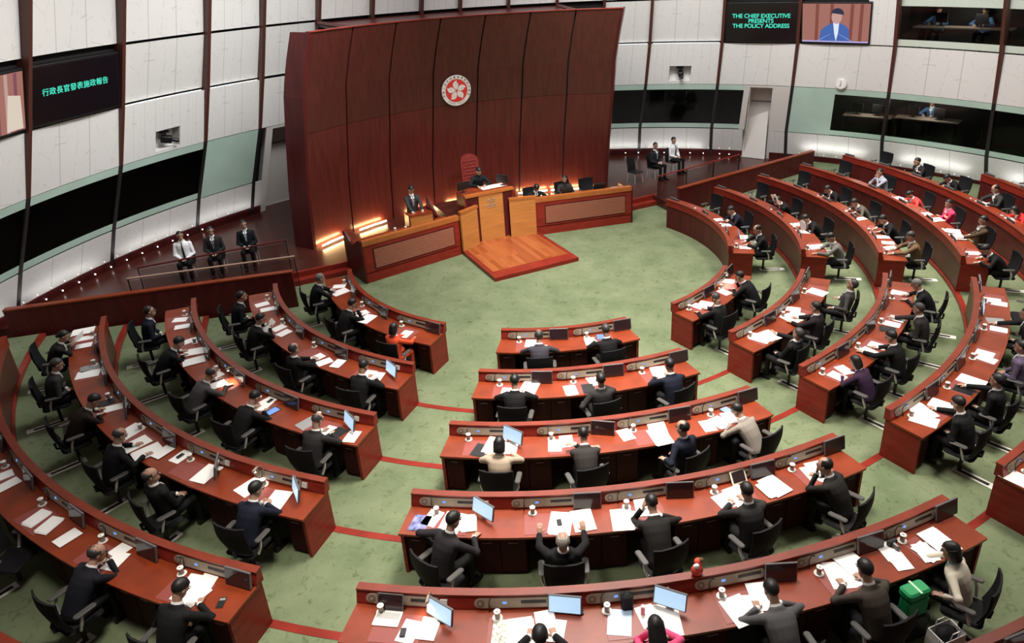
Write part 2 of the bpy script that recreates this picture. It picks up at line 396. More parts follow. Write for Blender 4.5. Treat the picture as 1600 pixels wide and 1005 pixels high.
# mullions, each a trim of its own
def fin(z): return .035 if z < 1.6 else .05 if z < 3.5 else .05+.055*(z-3.5)
for k in TH:
    if 5 < k < 11: zs = [6.3]+ZL[6:]
    else: zs = ZL
    vs = []; fs = []
    for z in zs:
        for (dt, of) in ((-.21, -.12), (.21, -.12), (.21, fin(z)), (-.21, fin(z))): vs.append(wpt(TH[k]+dt, z, of))
    for j in range(len(zs)-1):
        for q in range(4): fs.append((j*4+q, j*4+(q+1) % 4, (j+1)*4+(q+1) % 4, (j+1)*4+q))
    me = bpy.data.meshes.new('trim'); me.from_pydata(vs, [], fs); me.materials.append(M['mullion']); me.materials.append(M['mullion_low'])
    for p in me.polygons: p.material_index = 1 if p.center.z < 3.39 else 0
    struct(link('trim_%d' % (20+k), me))
win = [0]
def booth_window(b, z0, z1, t0=0.0, t1=1.0, frost0=.20, frost1=.22, mt='green_frost'):
    win[0] += 1
    g = panel(b, z0+frost0, z1-frost1, t0, t1, 'booth_glass', .0, name='window_%d' % win[0], thick=.012)
    g.parent = None; struct(g)
    panel(b, z0+.015, z0+frost0, t0, t1, mt, .015, name='frosted_strip', parent=g, thick=.02)
    panel(b, z1-frost1, z1-.015, t0, t1, mt, .015, name='frosted_strip', parent=g, thick=.02)
    return g
def rail_led(b, t):
    p = wpt(TH[b]+(TH[b+1]-TH[b])*t, A_+.06, .05); m = MB(); m.ell(p, .022, .022, .022, seg=8, rin=5); return m
for b in range(0, 18):
    if 4 < b < 11:
        panel(b, E_+.05, F_-.04)
        panel(b, F_+.05, ZL[7]-.04)
        continue
    # wainscot
    if b == 4: ww = (0, .12)
    elif b == 13: ww = (0, .42)
    else: ww = (0, 1)
    panel(b, .0, A_-.01, ww[0], ww[1], 'wood_dark', .05)
    if b == 13: panel(b, .0, A_-.01, .80, 1, 'wood_dark', .05)
    # lower white tier, window tier
    if b == 4:
        panel(b, A_, B_-.03, 0, .12)
    elif b == 13:
        panel(b, A_, B_-.03, 0, .42); panel(b, A_, B_-.03, .80, 1)
    else: panel(b, A_, B_-.03)
    if b == 3: panel(b, B_, C_-.02, mt='green_frost', name='frosted_glass_panel')
    elif b == 4: pass
    elif b == 13: booth_window(b, B_, C_, 0, .36); panel(b, B_-.02, C_-.02, .80, 1, 'door_white')
    elif b == 14:
        panel(b, B_, C_-.02, 0, .455, mt='green_frost', name='frosted_glass_panel'); booth_window(b, B_, C_, .455, 1)
    else: booth_window(b, B_, C_)
    # tier C-D, with camera niches cut into two panels
    if b in (2, 12):
        t0, t1 = (.40, .70) if b == 2 else (.30, .62)
        z0, z1 = (C_+.10, C_+.66) if b == 2 else (C_+.12, C_+.70)
        panel(b, C_, D_-.035, 0, t0); panel(b, C_, D_-.035, t1, 1); panel(b, C_, z0, t0, t1); panel(b, z1, D_-.035, t0, t1)
        panel(b, z0, z1, t0, t1, off=-.30, thick=.03, name='niche_back')
        for q0, q1, zz0, zz1 in ((t0, t0+.004, z0, z1), (t1-.004, t1, z0, z1), (t0, t1, z0, z0+.012), (t0, t1, z1-.012, z1)):
            panel(b, zz0, zz1, q0, q1, off=.0, thick=.32, name='niche_side')
    else: panel(b, C_, D_-.035)
    # tier D-E
    if b in (0, 1, 13): panel(b, D_+.01, E_-.08, off=-.10, mt='gap', name='recess_back')
    elif b == 14: panel(b, D_+.01, E_-.02, .70, 1.0); panel(b, D_+.01, E_-.08, 0, .70, off=-.10, mt='gap', name='recess_back')
    elif b in (15, 16): booth_window(b, D_, E_, frost0=.22, frost1=.26, mt='pale_frost')
    else: panel(b, D_+.035, E_-.02, tilt=.14, off=-.10)
    panel(b, E_+.05, F_-.04); panel(b, F_+.05, ZL[7]-.04)
# ledge light in the gap under some upper panels
for b in (2, 3, 11, 12):
    panel(b, D_-.028, D_-.015, .02, .98, 'ledge', -.05, name='ledge_light', thick=.02)
# white doors in the drum
def wall_frame(th, z, off=0):
    p = wpt(th, z, off); q = wpt(th, z+.5, off); a = wpt(th-.3, z, off); c = wpt(th+.3, z, off)
    x = (c-a).normalized(); up = (q-p); up = (up-x*up.dot(x)).normalized(); y = x.cross(up)   # local y points out of the room
    m = Matrix((x, -y, up)).transposed().to_4x4(); m.translation = p; return m
def white_door(name, b, t0, t1, tc0, tc1, z0):
    d = panel(b, z0, C_-.05, tc0, tc1, 'door_white', -.55, name=name, thick=.05); d.parent = None; struct(d)
    for (q0, q1) in ((t0, tc0), (tc1, t1)): panel(b, B_-.02 if q0 == t0 and b == 13 else z0, C_-.02, q0, q1, 'door_white', .02, name='door_frame', parent=d)
    panel(b, C_-.10, C_-.02, tc0, tc1, 'door_white', .02, name='door_frame', parent=d, thick=.55)
    panel(b, z0, C_-.05, tc0, tc0+.008, 'door_white', .0, name='door_frame', parent=d, thick=.55)
    panel(b, z0, C_-.05, tc1-.008, tc1, 'door_white', .0, name='door_frame', parent=d, thick=.55)
    panel(b, 2.62, 2.66, tc0, tc1, 'bezel', -.53, name='transom', parent=d, thick=.02)
    return d
dr = white_door('door_1', 13, .36, .80, .44, .76, .30)
# the door leaf standing open in front of its frame
m = MB(); a = wpt(TH[13]+10.77*.40, .31, .02); e = wpt(TH[13]+10.77*.74, .31, .22)
x = (e-a); x.z = 0; L = x.length; x.normalize(); y = Vector((-x.y, x.x, 0))
mm = Matrix((x, y, Vector((0, 0, 1)))).transposed().to_4x4(); mm.translation = a
m.rbox(0, L, -.03, .03, 0, 2.08, .01, mm); lf = m.build('door_leaf', M['door_white'], dr)
m = MB(); m.tube([(.10, -.07, .55), (.10, -.07, 1.35)], .016, m=mm); m.tube([(.1, -.07, .6), (.1, -.02, .6)], .012, m=mm); m.tube([(.1, -.07, 1.3), (.1, -.02, 1.3)], .012, m=mm)
m.build('door_handle', M['steel'], lf, True)
m = MB(); m.tube([(.09, -.035, 1.62), (.09, -.06, 1.62)], .035, 12, m=mm); m.build('door_lock', M['black'], lf, True)
white_door('door_2', 4, .10, 1.0, .22, 1.0, .30)

# uplight strips hidden on the floor along the wall foot
for b in (0, 1, 2, 3, 11, 12, 14, 15, 16):
    th = (TH[b]+TH[b+1])/2; p = wpt(th, .36 if b < 14 else .62, .42); q = wpt(th, 1.25, 0)
    l = bpy.data.lights.new('floor_uplight', 'AREA'); l.shape = 'RECTANGLE'; l.size = 2.2; l.size_y = .08; l.energy = 2.3 if b < 6 else 3.4; l.color = (1, .97, .94); l.spread = rad(130)
    o = bpy.data.objects.new('floor_uplight', l); COL.objects.link(o); d = (q-p).normalized(); x = (wpt(th+1, 1, 0)-wpt(th-1, 1, 0)).normalized(); y = d.cross(x)*-1
    m = Matrix((x, (-d).cross(x), -d)).transposed().to_4x4(); m.translation = p; o.matrix_world = m

# ceiling above the frame
mb = MB(); mb.cyl((0, -4.5), 17.5, 12.0, 12.2, 64); struct(mb.build('ceiling', M['ceiling']))

# ------------------------------------------------------------ curved timber wall behind the president
PC = (0, -2.9)
PT = [(.30, 9.25, 0), (2.0, 9.20, .6), (3.75, 9.05, 1.56), (4.87, 8.91, 2.05), (5.7, 8.75, 2.95), (6.48, 8.56, 3.97)]
PTOP = 6.48
def ppt(a, z, off=0):
    """point of the curved timber wall at foot bearing a and height z"""
    for i in range(len(PT)-1):
        if z <= PT[i+1][0] or i == len(PT)-2:
            t = (z-PT[i][0])/(PT[i+1][0]-PT[i][0]); R = PT[i][1]+(PT[i+1][1]-PT[i][1])*t; tw = PT[i][2]+(PT[i+1][2]-PT[i][2])*t; break
    a += tw; R -= off; return Vector((PC[0]+R*math.sin(rad(a)), PC[1]+R*math.cos(rad(a)), z))
PA = [-34.6+9.786*i for i in range(8)]
pw = struct(empty('wall_back')); zs = [.30+6.18*i/18 for i in range(19)]
def timber_panel(i, z0, z1, mt):
    a0, a1 = PA[i]+.17, PA[i+1]-.17; vs = []; fs = []; n = 6; zz = [z0+(z1-z0)*j/10 for j in range(11)]
    for layer in (0, 1):
        for z in zz:
            for k in range(n+1): vs.append(ppt(a0+(a1-a0)*k/n, z, -layer*.09))
    N = n+1; Lh = N*len(zz)
    for j in range(len(zz)-1):
        for k in range(n):
            q = j*N+k; fs.append((q, q+1, q+N+1, q+N)); fs.append((Lh+q, Lh+q+N, Lh+q+N+1, Lh+q+1))
        fs.append((j*N, j*N+N, Lh+j*N+N, Lh+j*N)); fs.append((j*N+n, Lh+j*N+n, Lh+j*N+N+n, j*N+N+n))
    for k in range(n):
        fs.append((k, Lh+k, Lh+k+1, k+1)); q = (len(zz)-1)*N+k; fs.append((q, q+1, Lh+q+1, Lh+q))
    me = bpy.data.meshes.new('timber_panel'); me.from_pydata(vs, [], fs); me.materials.append(M[mt]); link('timber_panel', me, pw)
for i in range(7): timber_panel(i, .30, 3.735, 'wood_panel_low'); timber_panel(i, 3.745, PTOP, 'wood_panel')
for a in (PA[0], PA[7]):   # thick returned ends
    vs = []; fs = []; sgn = -1 if a < 0 else 1
    for z in zs:
        for (da, off) in ((-sgn*.2, .02), (sgn*.35, .0), (sgn*.35, -.75), (-sgn*.2, -.75)): vs.append(ppt(a+da, z, off))
    for j in range(len(zs)-1):
        for q in range(4): fs.append((j*4+q, j*4+(q+1) % 4, j*4+4+(q+1) % 4, j*4+4+q))
    fs += [(3, 2, 1, 0), tuple(range(len(vs)-4, len(vs)))]
    me = bpy.data.meshes.new('wall_end'); me.from_pydata(vs, [], fs); me.materials.append(M['wood_dark']); link('wall_end', me, pw)
vs = []; fs = []; n = 28   # dark lining behind the joints, the top capping and the roof of the lobby behind
for z in zs:
    for k in range(n+1): vs.append(ppt(PA[0]+(PA[7]-PA[0])*k/n, z, -.10))
for j in range(len(zs)-1):
    for k in range(n): q = j*(n+1)+k; fs.append((q, q+1, q+n+2, q+n+1))
me = bpy.data.meshes.new('wall_lining'); me.from_pydata(vs, [], fs); me.materials.append(M['gap']); link('wall_lining', me, pw)
mb = MB(); mb.arc([(8.53, PTOP), (8.72, PTOP), (8.72, PTOP+.025), (8.53, PTOP+.025)], PA[0]+3.7, PA[7]+4.2, 40, PC); mb.build('top_capping', M['wood'], pw)
vs = []; fs = []; n = 24
for k in range(n+1):
    t = k/n; vs.append(ppt(-24.8+48.9*t, 6.40, -.12)); vs.append(wpt(-16.25+35.82*t, 6.44, -.1))
for k in range(n): fs.append((2*k, 2*k+2, 2*k+3, 2*k+1))
me = bpy.data.meshes.new('lobby_roof'); me.from_pydata(vs, [], fs); me.materials.append(M['wood_dark']); o = link('lobby_roof', me, pw)
o.modifiers.new('t', 'SOLIDIFY').thickness = .1
for ap, aw in ((-24.8, -16.25), (24.1, 19.57)):
    m = MB(); p0 = ppt(ap, 6.45, -.12); p1 = wpt(aw, 6.45, -.05)
    m.tube([p0+Vector((0, 0, .0)), p1+Vector((0, 0, .0))], .07, 4); m.build('roof_edge_beam', M['wood_dark'], pw)

# ------------------------------------------------------------ timber barriers between members' floor and dais
def barrier(name, p0, p1, label):
    p0 = Vector((*p0, 0)); p1 = Vector((*p1, 0)); x = (p1-p0); L = x.length; x.normalize(); y = Vector((-x.y, x.x, 0))
    m = Matrix((x, y, Vector((0, 0, 1)))).transposed().to_4x4(); m.translation = p0
    root = empty(name, m); tag(root, label, 'barrier', 'timber barriers at the horseshoe ends')
    b = MB(); b.box(0, L, -.07, .07, 0, .97); b.build('barrier_panel', M['wood_dark'], root)
    b = MB(); b.box(-.015, L, -.085, .085, .97, 1.01); b.build('top_rail', M['wood_top'], root)
    return root
barrier('barrier', (-6.38, 1.60), (-12.75, 3.08), 'long dark timber barrier with bright red top rail on the left side')
barrier('barrier', (5.95, 1.52), (12.9, 2.36), 'long dark timber barrier on the right side below the seated guards')

# ------------------------------------------------------------ glass railings with timber handrail on the dais
def railing(pts, label, h=.92, z=.3, mt='wood', step=1.55):
    root = empty('glass_railing', Matrix.Translation((*pts[0], z))); tag(root, label, 'railing', 'glass railings on the dais')
    o0 = Vector((*pts[0], 0)); q = [Vector((*p, 0))-o0 for p in pts]
    b = MB(); b.tube([p+Vector((0, 0, h)) for p in q], .026, 8); b.build('handrail', M[mt], root, True)
    for i in range(len(q)-1):
        d = q[i+1]-q[i]; L = d.length; d.normalize(); n = max(1, round(L/step)); y = Vector((-d.y, d.x, 0))
        m = Matrix((d, y, Vector((0, 0, 1)))).transposed().to_4x4(); m.translation = q[i]
        for k in range(n+1):
            x = L*k/n; b = MB(); b.box(x-.012, x+.012, -.02, .02, 0, h-.02, m); b.build('post', M['black'], root)
        for k in range(n):
            b = MB(); b.box(L*k/n+.03, L*(k+1)/n-.03, -.005, .005, .07, h-.07, m); b.build('glass_pane', M['rail_glass'], root)
    return root
railing([(-6.21, 2.02), (-10.08, 2.86)], 'glass railing with pale timber handrail in front of left guards', mt='handrail' if 'handrail' in M else 'wood_cap')
railing([(-6.19, 3.40), (-9.85, 3.52)], 'faint second railing close to the left guards knees', mt='wood_dark')
railing([(5.75, 2.40), (9.75, 2.92)], 'glass railing with dark handrail below the right guards')

# round lamps in a line along the foot of the wainscot, and small uplights above it
def lamp_row(ths, z, off, r, name, label, group, mt='lamp'):
    me = None
    for i, t in enumerate(ths):
        th = t
        p = wpt(th, z, off)
        if me is None:
            m = MB(); m.ell((0, 0, 0), r, r, r, seg=8, rin=6); me = m.mesh('led', M[mt], True)
        tag(link(name, me, None, p), label, 'lamp', group)
lamp_row([-31.0+(-1.98)*k for k in range(0, 13)], .40, .060, .020, 'floor_lamp_stud', 'small round white lamp in line along left wainscot foot', 'lamps along left wainscot foot')
lamp_row([32.0+1.95*k for k in range(0, 7)]+[46.1+1.4*k for k in range(3)], .40, .060, .020, 'floor_lamp_stud', 'small round white lamp in line along right wainscot foot', 'lamps along right wainscot foot')
lamp_row([-27.5-1.62*k for k in range(0, 18)], A_+.07, .042, .013, 'wall_uplight', 'tiny bright uplight at foot of left white panels', 'uplights on left white panels', 'uplight')
lamp_row([35.5+1.5*k for k in range(0, 9)]+[57.5+1.7*k for k in range(0, 18)], A_+.07, .042, .013, 'wall_uplight', 'tiny bright uplight at foot of right white panels', 'uplights on right white panels', 'uplight')
# ------------------------------------------------------------ president's podium and the two clerks' benches
pf = empty('podium_platform', Matrix.Translation((-.05, 1.3, 0))); tag(pf, 'low orange timber platform with dark red border before the central podium', 'platform')
def lbox(name, mt, parent, x0, x1, y0, y1, z0, z1, r=0, sm=False):
    p = parent.matrix_world.translation if parent is not None else Vector((0, 0, 0))
    b = MB()
    if r: b.rbox(x0-p.x, x1-p.x, y0-p.y, y1-p.y, z0-p.z, z1-p.z, r)
    else: b.box(x0-p.x, x1-p.x, y0-p.y, y1-p.y, z0-p.z, z1-p.z)
    return b.build(name, M[mt], parent, sm)
sc.view_layers[0].update()
def boards():
    m = mat('orange_platform_boards', (.40, .105, .028), .26); nt = m.node_tree; N = nt.nodes.new; L = nt.links.new
    tc = N('ShaderNodeTexCoord'); mp = N('ShaderNodeMapping'); mp.inputs['Rotation'].default_value = (0, 0, PI/2)
    bt = N('ShaderNodeTexBrick'); bt.inputs['Scale'].default_value = 1.0; bt.inputs['Brick Width'].default_value = 1.3; bt.inputs['Row Height'].default_value = .14
    bt.inputs['Mortar Size'].default_value = .003; bt.inputs['Color1'].default_value = (.23, .052, .014, 1); bt.inputs['Color2'].default_value = (.34, .10, .032, 1); bt.inputs['Mortar'].default_value = (.25, .06, .02, 1)
    L(tc.outputs['Object'], mp.inputs[0]); L(mp.outputs[0], bt.inputs['Vector']); L(bt.outputs['Color'], nt.nodes['Principled BSDF'].inputs['Base Color'])
    return m
M['boards'] = boards()
lbox('border', 'wood', pf, -1.38, 1.28, .10, 2.9, 0, .115)
lbox('boards', 'boards', pf, -1.25, 1.15, .52, 2.88, .115, .122)
def podium_bench(p0, p1, label, outer):
    p0 = Vector((*p0, 0)); p1 = Vector((*p1, 0)); x = p1-p0; L = x.length; x.normalize(); y = Vector((-x.y, x.x, 0))
    m = Matrix((x, y, Vector((0, 0, 1)))).transposed().to_4x4(); m.translation = p0
    root = empty('podium_bench', m); tag(root, label, 'bench', 'benches beside the podium')
    b = MB(); b.box(0, L, .0, .10, 0, .27); b.build('plinth', M['wood'], root)
    b = MB(); b.box(0, L, .03, .10, .27, .30); b.build('shadow_gap', M['gap'], root)
    b = MB(); b.box(0, L, -.015, .10, .30, 1.10); b.build('front_panel', M['wood'], root)
    b = MB(); b.box(-.01, L+.01, -.035, .13, 1.10, 1.24); b.build('capping', M['wood_cap'], root)
    b = MB(); g0, g1 = .10*L, .93*L
    for k in range(15):
        z = .40+.037*k; b.box(g0, g1, -.040, -.012, z, z+.017)
    b.build('grille', M['wood_grille'], root)
    b = MB(); b.box(g0, g1, -.018, -.014, .395, .95); b.build('grille_backing', M['wood_dark'], root)
    b = MB()
    for (q0, q1, z0, z1) in ((g0-.03, g0, .37, .98), (g1, g1+.03, .37, .98), (g0, g1, .95, .98), (g0, g1, .365, .395)): b.box(q0, q1, -.03, -.015, z0, z1)
    b.build('grille_frame', M['wood_dark'], root)
    b = MB(); b.box(.03, L-.03, .10, .78, 1.00, 1.04); b.build('worktop', M['wood_top'], root)
    e = -.05 if outer == 'left' else L-.01
    prof = [(-.02, 0), (1.15, 0), (1.15, 1.26), (1.05, 1.28), (.95, 1.22), (.75, 1.06), (.55, 1.03), (.38, 1.10), (.22, 1.22), (.08, 1.26), (-.02, 1.24)]
    if outer == 'right': prof = [(u, min(v, 1.06) if u > .15 else v) for u, v in prof]
    b = MB(); b.loft([[Vector((e, u, v)) for u, v in prof], [Vector((e+.06, u, v)) for u, v in prof]]); b.build('end_panel', M['wood_dark'], root)
    b = MB(); b.box(.1, L-.1, .70, .74, .3, 1.0); b.build('rear_panel', M['wood_dark'], root)
    return root
podium_bench((-4.43, 1.98), (-1.41, 2.50), 'timber bench with slatted grille left of podium, beside the lectern', 'left')
podium_bench((1.22, 2.64), (4.36, 1.95), 'timber bench with slatted grille right of podium, before the clerks', 'right')
# light wing screens and tall pulpit
def wing(p0, p1, ztop, label):
    p0 = Vector((*p0, 0)); p1 = Vector((*p1, 0)); x = p1-p0; L = x.length; x.normalize(); y = Vector((-x.y, x.x, 0))
    m = Matrix((x, y, Vector((0, 0, 1)))).transposed().to_4x4(); m.translation = p0
    root = empty('wing_screen', m); tag(root, label, 'screen', 'light wing screens of the podium')
    b = MB(); b.box(0, L, 0, .06, .122, ztop-.07); b.build('panel', M['wood_orange'], root)
    b = MB(); b.box(-.01, L+.03, -.02, .10, ztop-.07, ztop); b.build('capping', M['wood_cap'], root)
    return root
wing((-1.36, 2.40), (-.72, 2.68), 1.37, 'pale orange wing screen left of the tall podium')
wing((.36, 2.70), (1.14, 2.46), 1.38, 'pale orange wing screen right of the tall podium')
pd = empty('president_podium', Matrix.Translation((-.2, 2.9, 0))); tag(pd, 'tall central timber podium with bronze emblem where the president sits', 'podium')
sc.view_layers[0].update()
lbox('front_plate', 'wood_orange', pd, -.58, .22, 2.84, 2.90, .122, 1.60)
lbox('side_panel', 'wood_dark', pd, -.98, -.58, 2.87, 2.92, .122, 1.60)
lbox('side_panel', 'wood_dark', pd, .22, .56, 2.87, 2.92, .122, 1.60)
lbox('top_capping', 'wood_cap', pd, -1.02, .60, 2.80, 2.97, 1.60, 1.67)
lbox('side_wall', 'wood', pd, -1.02, -.98, 2.87, 3.55, .30, 1.63)
lbox('side_wall', 'wood', pd, .56, .60, 2.87, 3.55, .30, 1.63)
lbox('desk_top', 'wood_top', pd, -.98, .56, 2.97, 3.62, 1.60, 1.64)
lbox('raised_floor', 'wood_floor', pd, -1.35, 1.05, 3.0, 4.95, .30, .90)
b = MB()
for (x, z, w_, h_) in ((0, .20, .02, .10), (-.08, .15, .10, .018), (.08, .15, .10, .018), (-.11, .08, .018, .12), (.11, .08, .018, .12), (-.05, .09, .05, .018), (.05, .09, .05, .018), (0, .04, .018, .10), (-.09, -.03, .12, .018), (.09, -.03, .12, .018), (-.10, -.10, .10, .018), (.10, -.10, .10, .018), (0, -.08, .018, .12), (-.05, 0, .018, .06), (.05, 0, .018, .06), (-.15, -.06, .018, .08), (.15, -.06, .018, .08)):
    b.rbox(-.17+.19+x-w_/2-.0, -.17+.19+x+w_/2, -.08, -.06, 1.30+z-h_/2-.02, 1.30+z+h_/2-.02, .006)
b.build('bronze_emblem', M['bronze'], pd)
def sheet(x, y, z, w_, h_, rz, label, mt='paper', name='paper_sheet', t=.003, cat='paper', group=None):
    b = MB(); b.box(-w_/2, w_/2, -h_/2, h_/2, 0, t); o = b.build(name, M[mt]); o.location = (x, y, z); o.rotation_euler[2] = rz
    return tag(o, label, cat, group)
sheet(.12, 3.36, 1.642, .80, .34, .03, 'wide white open papers on the president podium desk')
# mahogany side steps with a lit white riser, left of the podium
st = empty('side_stair', Matrix.Translation((-1.75, 3.5, .3))); tag(st, 'small dark stair enclosure with curved rail left of the podium', 'stair enclosure')
sc.view_layers[0].update()
b = MB(); prof = [(3.05, .3), (4.3, .3), (4.3, 1.42), (4.18, 1.46), (4.0, 1.36), (3.8, 1.20), (3.5, 1.06), (3.05, 1.0)]
b.loft([[Vector((-.02, u-3.5, v-.3)) for u, v in prof], [Vector((.05, u-3.5, v-.3)) for u, v in prof]]); b.build('side_panel', M['wood_dark'], st)
lbox('tread', 'wood', st, -1.70, -1.36, 3.4, 3.75, .3, .48); lbox('tread', 'wood', st, -1.70, -1.36, 3.75, 4.1, .3, .66)
lbox('back_panel', 'wood', st, -2.35, -1.77, 3.9, 3.96, .3, 1.25)
# speaker's lectern
lc = empty('lectern', Matrix.Translation((-2.42, 3.0, .3))); tag(lc, 'orange fronted timber lectern before the standing speaker', 'lectern')
sc.view_layers[0].update()
lbox('front_panel', 'wood_orange', lc, -2.76, -2.06, 2.84, 2.88, .3, 1.36)
lbox('side_panel', 'wood_dark', lc, -2.80, -2.76, 2.82, 3.25, .3, 1.40); lbox('side_panel', 'wood_dark', lc, -2.06, -2.02, 2.82, 3.45, .3, 1.44)
b = MB(); prof = [(-.18, 1.06), (.30, 1.02), (.30, 1.05), (-.18, 1.11)]
b.loft([[Vector((-.38, u, v)) for u, v in prof], [Vector((.40, u, v)) for u, v in prof]]); b.build('slanted_top', M['wood_top'], lc)
b = MB(); b.tube([(.05, .0, 1.08), (.05, -.05, 1.25), (.05, .02, 1.36)], .008, 6); b.build('microphone', M['black'], lc, True)
# light tubes at the foot of the timber wall
for i, (a0, a1) in enumerate(((-33.6, -27.5), (-24.0, -17.6), (-2.0, 4.2), (-11.5, -6.0), (14.0, 20.5), (21.5, 28.5))):
    b = MB(); q = [ppt(a0+(a1-a0)*k/8, .38, .17) for k in range(9)]; c = q[4].copy(); b.tube([p-c for p in q], .022, 8)
    o = b.build('light_tube', M['strip'], None, True, c)
    lab = ['warm light tube at far left foot of timber wall', 'warm light tube behind the left bench papers', 'warm light tube beneath the red chair', 'warm light tube behind the lectern', 'warm light tube behind the man clerk', 'warm light tube at right foot of timber wall'][i]
    tag(o, lab, 'light tube', 'light tubes along timber wall')
    t = empty('light_trough', Matrix.Translation(c)); t.parent = None
    b = MB()
    for k in range(8):
        p, r = q[k]-c, q[k+1]-c; b.tube([p+Vector((0, -.05, -.045)), r+Vector((0, -.05, -.045))], .022, 4)
    bpy.data.objects.remove(t); g = b.build('trough', M['bronze_dark'], o)
# emblem on the timber wall
def emblem():
    p = ppt(-.35, 4.22, .02); q = ppt(-.35, 4.52, .02); x = (ppt(.2, 4.22, .02)-p).normalized(); up = (q-p).normalized(); y = x.cross(up)
    m = Matrix((x, -y, up)).transposed().to_4x4(); m.translation = p-Vector(y)*-.06
    root = empty('wall_emblem', m); tag(root, 'round red and white flower emblem on the timber wall', 'emblem')
    rot = Matrix.Rotation(PI/2, 4, 'X')    # local z of the drawing -> towards the room
    b = MB(); b.cyl((0, 0), .50, 0, .03, 48, m=rot); b.build('white_disc', M['emblem_white'], root)
    b = MB(); b.cyl((0, 0), .375, .03, .036, 48, m=rot); b.build('red_disc', M['emblem_red'], root)
    for k in range(5):
        a = 2*PI*k/5+.12; b = MB(); poly = []
        for (u, v) in ((.03, .0), (.10, -.075), (.19, -.105), (.26, -.085), (.315, -.02), (.33, .055), (.27, .03), (.24, .075), (.17, .085), (.09, .05)):
            X, Y = u, -v; poly.append((X*-math.sin(a)-Y*math.cos(a), X*math.cos(a)-Y*math.sin(a)))
        b.prism(poly, .036, .042, rot); pt = b.build('petal', M['emblem_white'], root)
        b = MB(); sx = lambda X, Y: (X*-math.sin(a)-Y*math.cos(a), X*math.cos(a)-Y*math.sin(a))
        star = [sx(.20+.018*(1 if j % 2 == 0 else .45)*math.cos(j*PI/5), -.01+.018*(1 if j % 2 == 0 else .45)*math.sin(j*PI/5)) for j in range(10)]
        b.prism(star, .042, .046, rot); b.build('star', M['emblem_red'], pt)
    for txt, r, a0, da, sz in (('中華人民共和國香港特別行政區', .437, 201, -17.0, .072), ('HONG KONG', .437, 233, 9.3, .060)):
        for i, ch in enumerate(txt):
            if ch == ' ': continue
            a = a0+da*i; lower = da > 0
            cu = bpy.data.curves.new('t', 'FONT'); cu.body = ch; cu.size = sz; cu.align_x = 'CENTER'; cu.align_y = 'CENTER'; cu.extrude = .002
            to = bpy.data.objects.new('letter', cu); COL.objects.link(to); sc.view_layers[0].update()
            me = bpy.data.meshes.new_from_object(to.evaluated_get(bpy.context.evaluated_depsgraph_get())); bpy.data.objects.remove(to)
            me.materials.clear(); me.materials.append(M['gap'])
            mm = rot @ Matrix.Translation((r*math.cos(rad(a)), r*math.sin(rad(a)), .032)) @ Matrix.Rotation(rad(a+(90 if lower else -90)), 4, 'Z')
            link('letter', me, root, mtx=mm)
emblem()

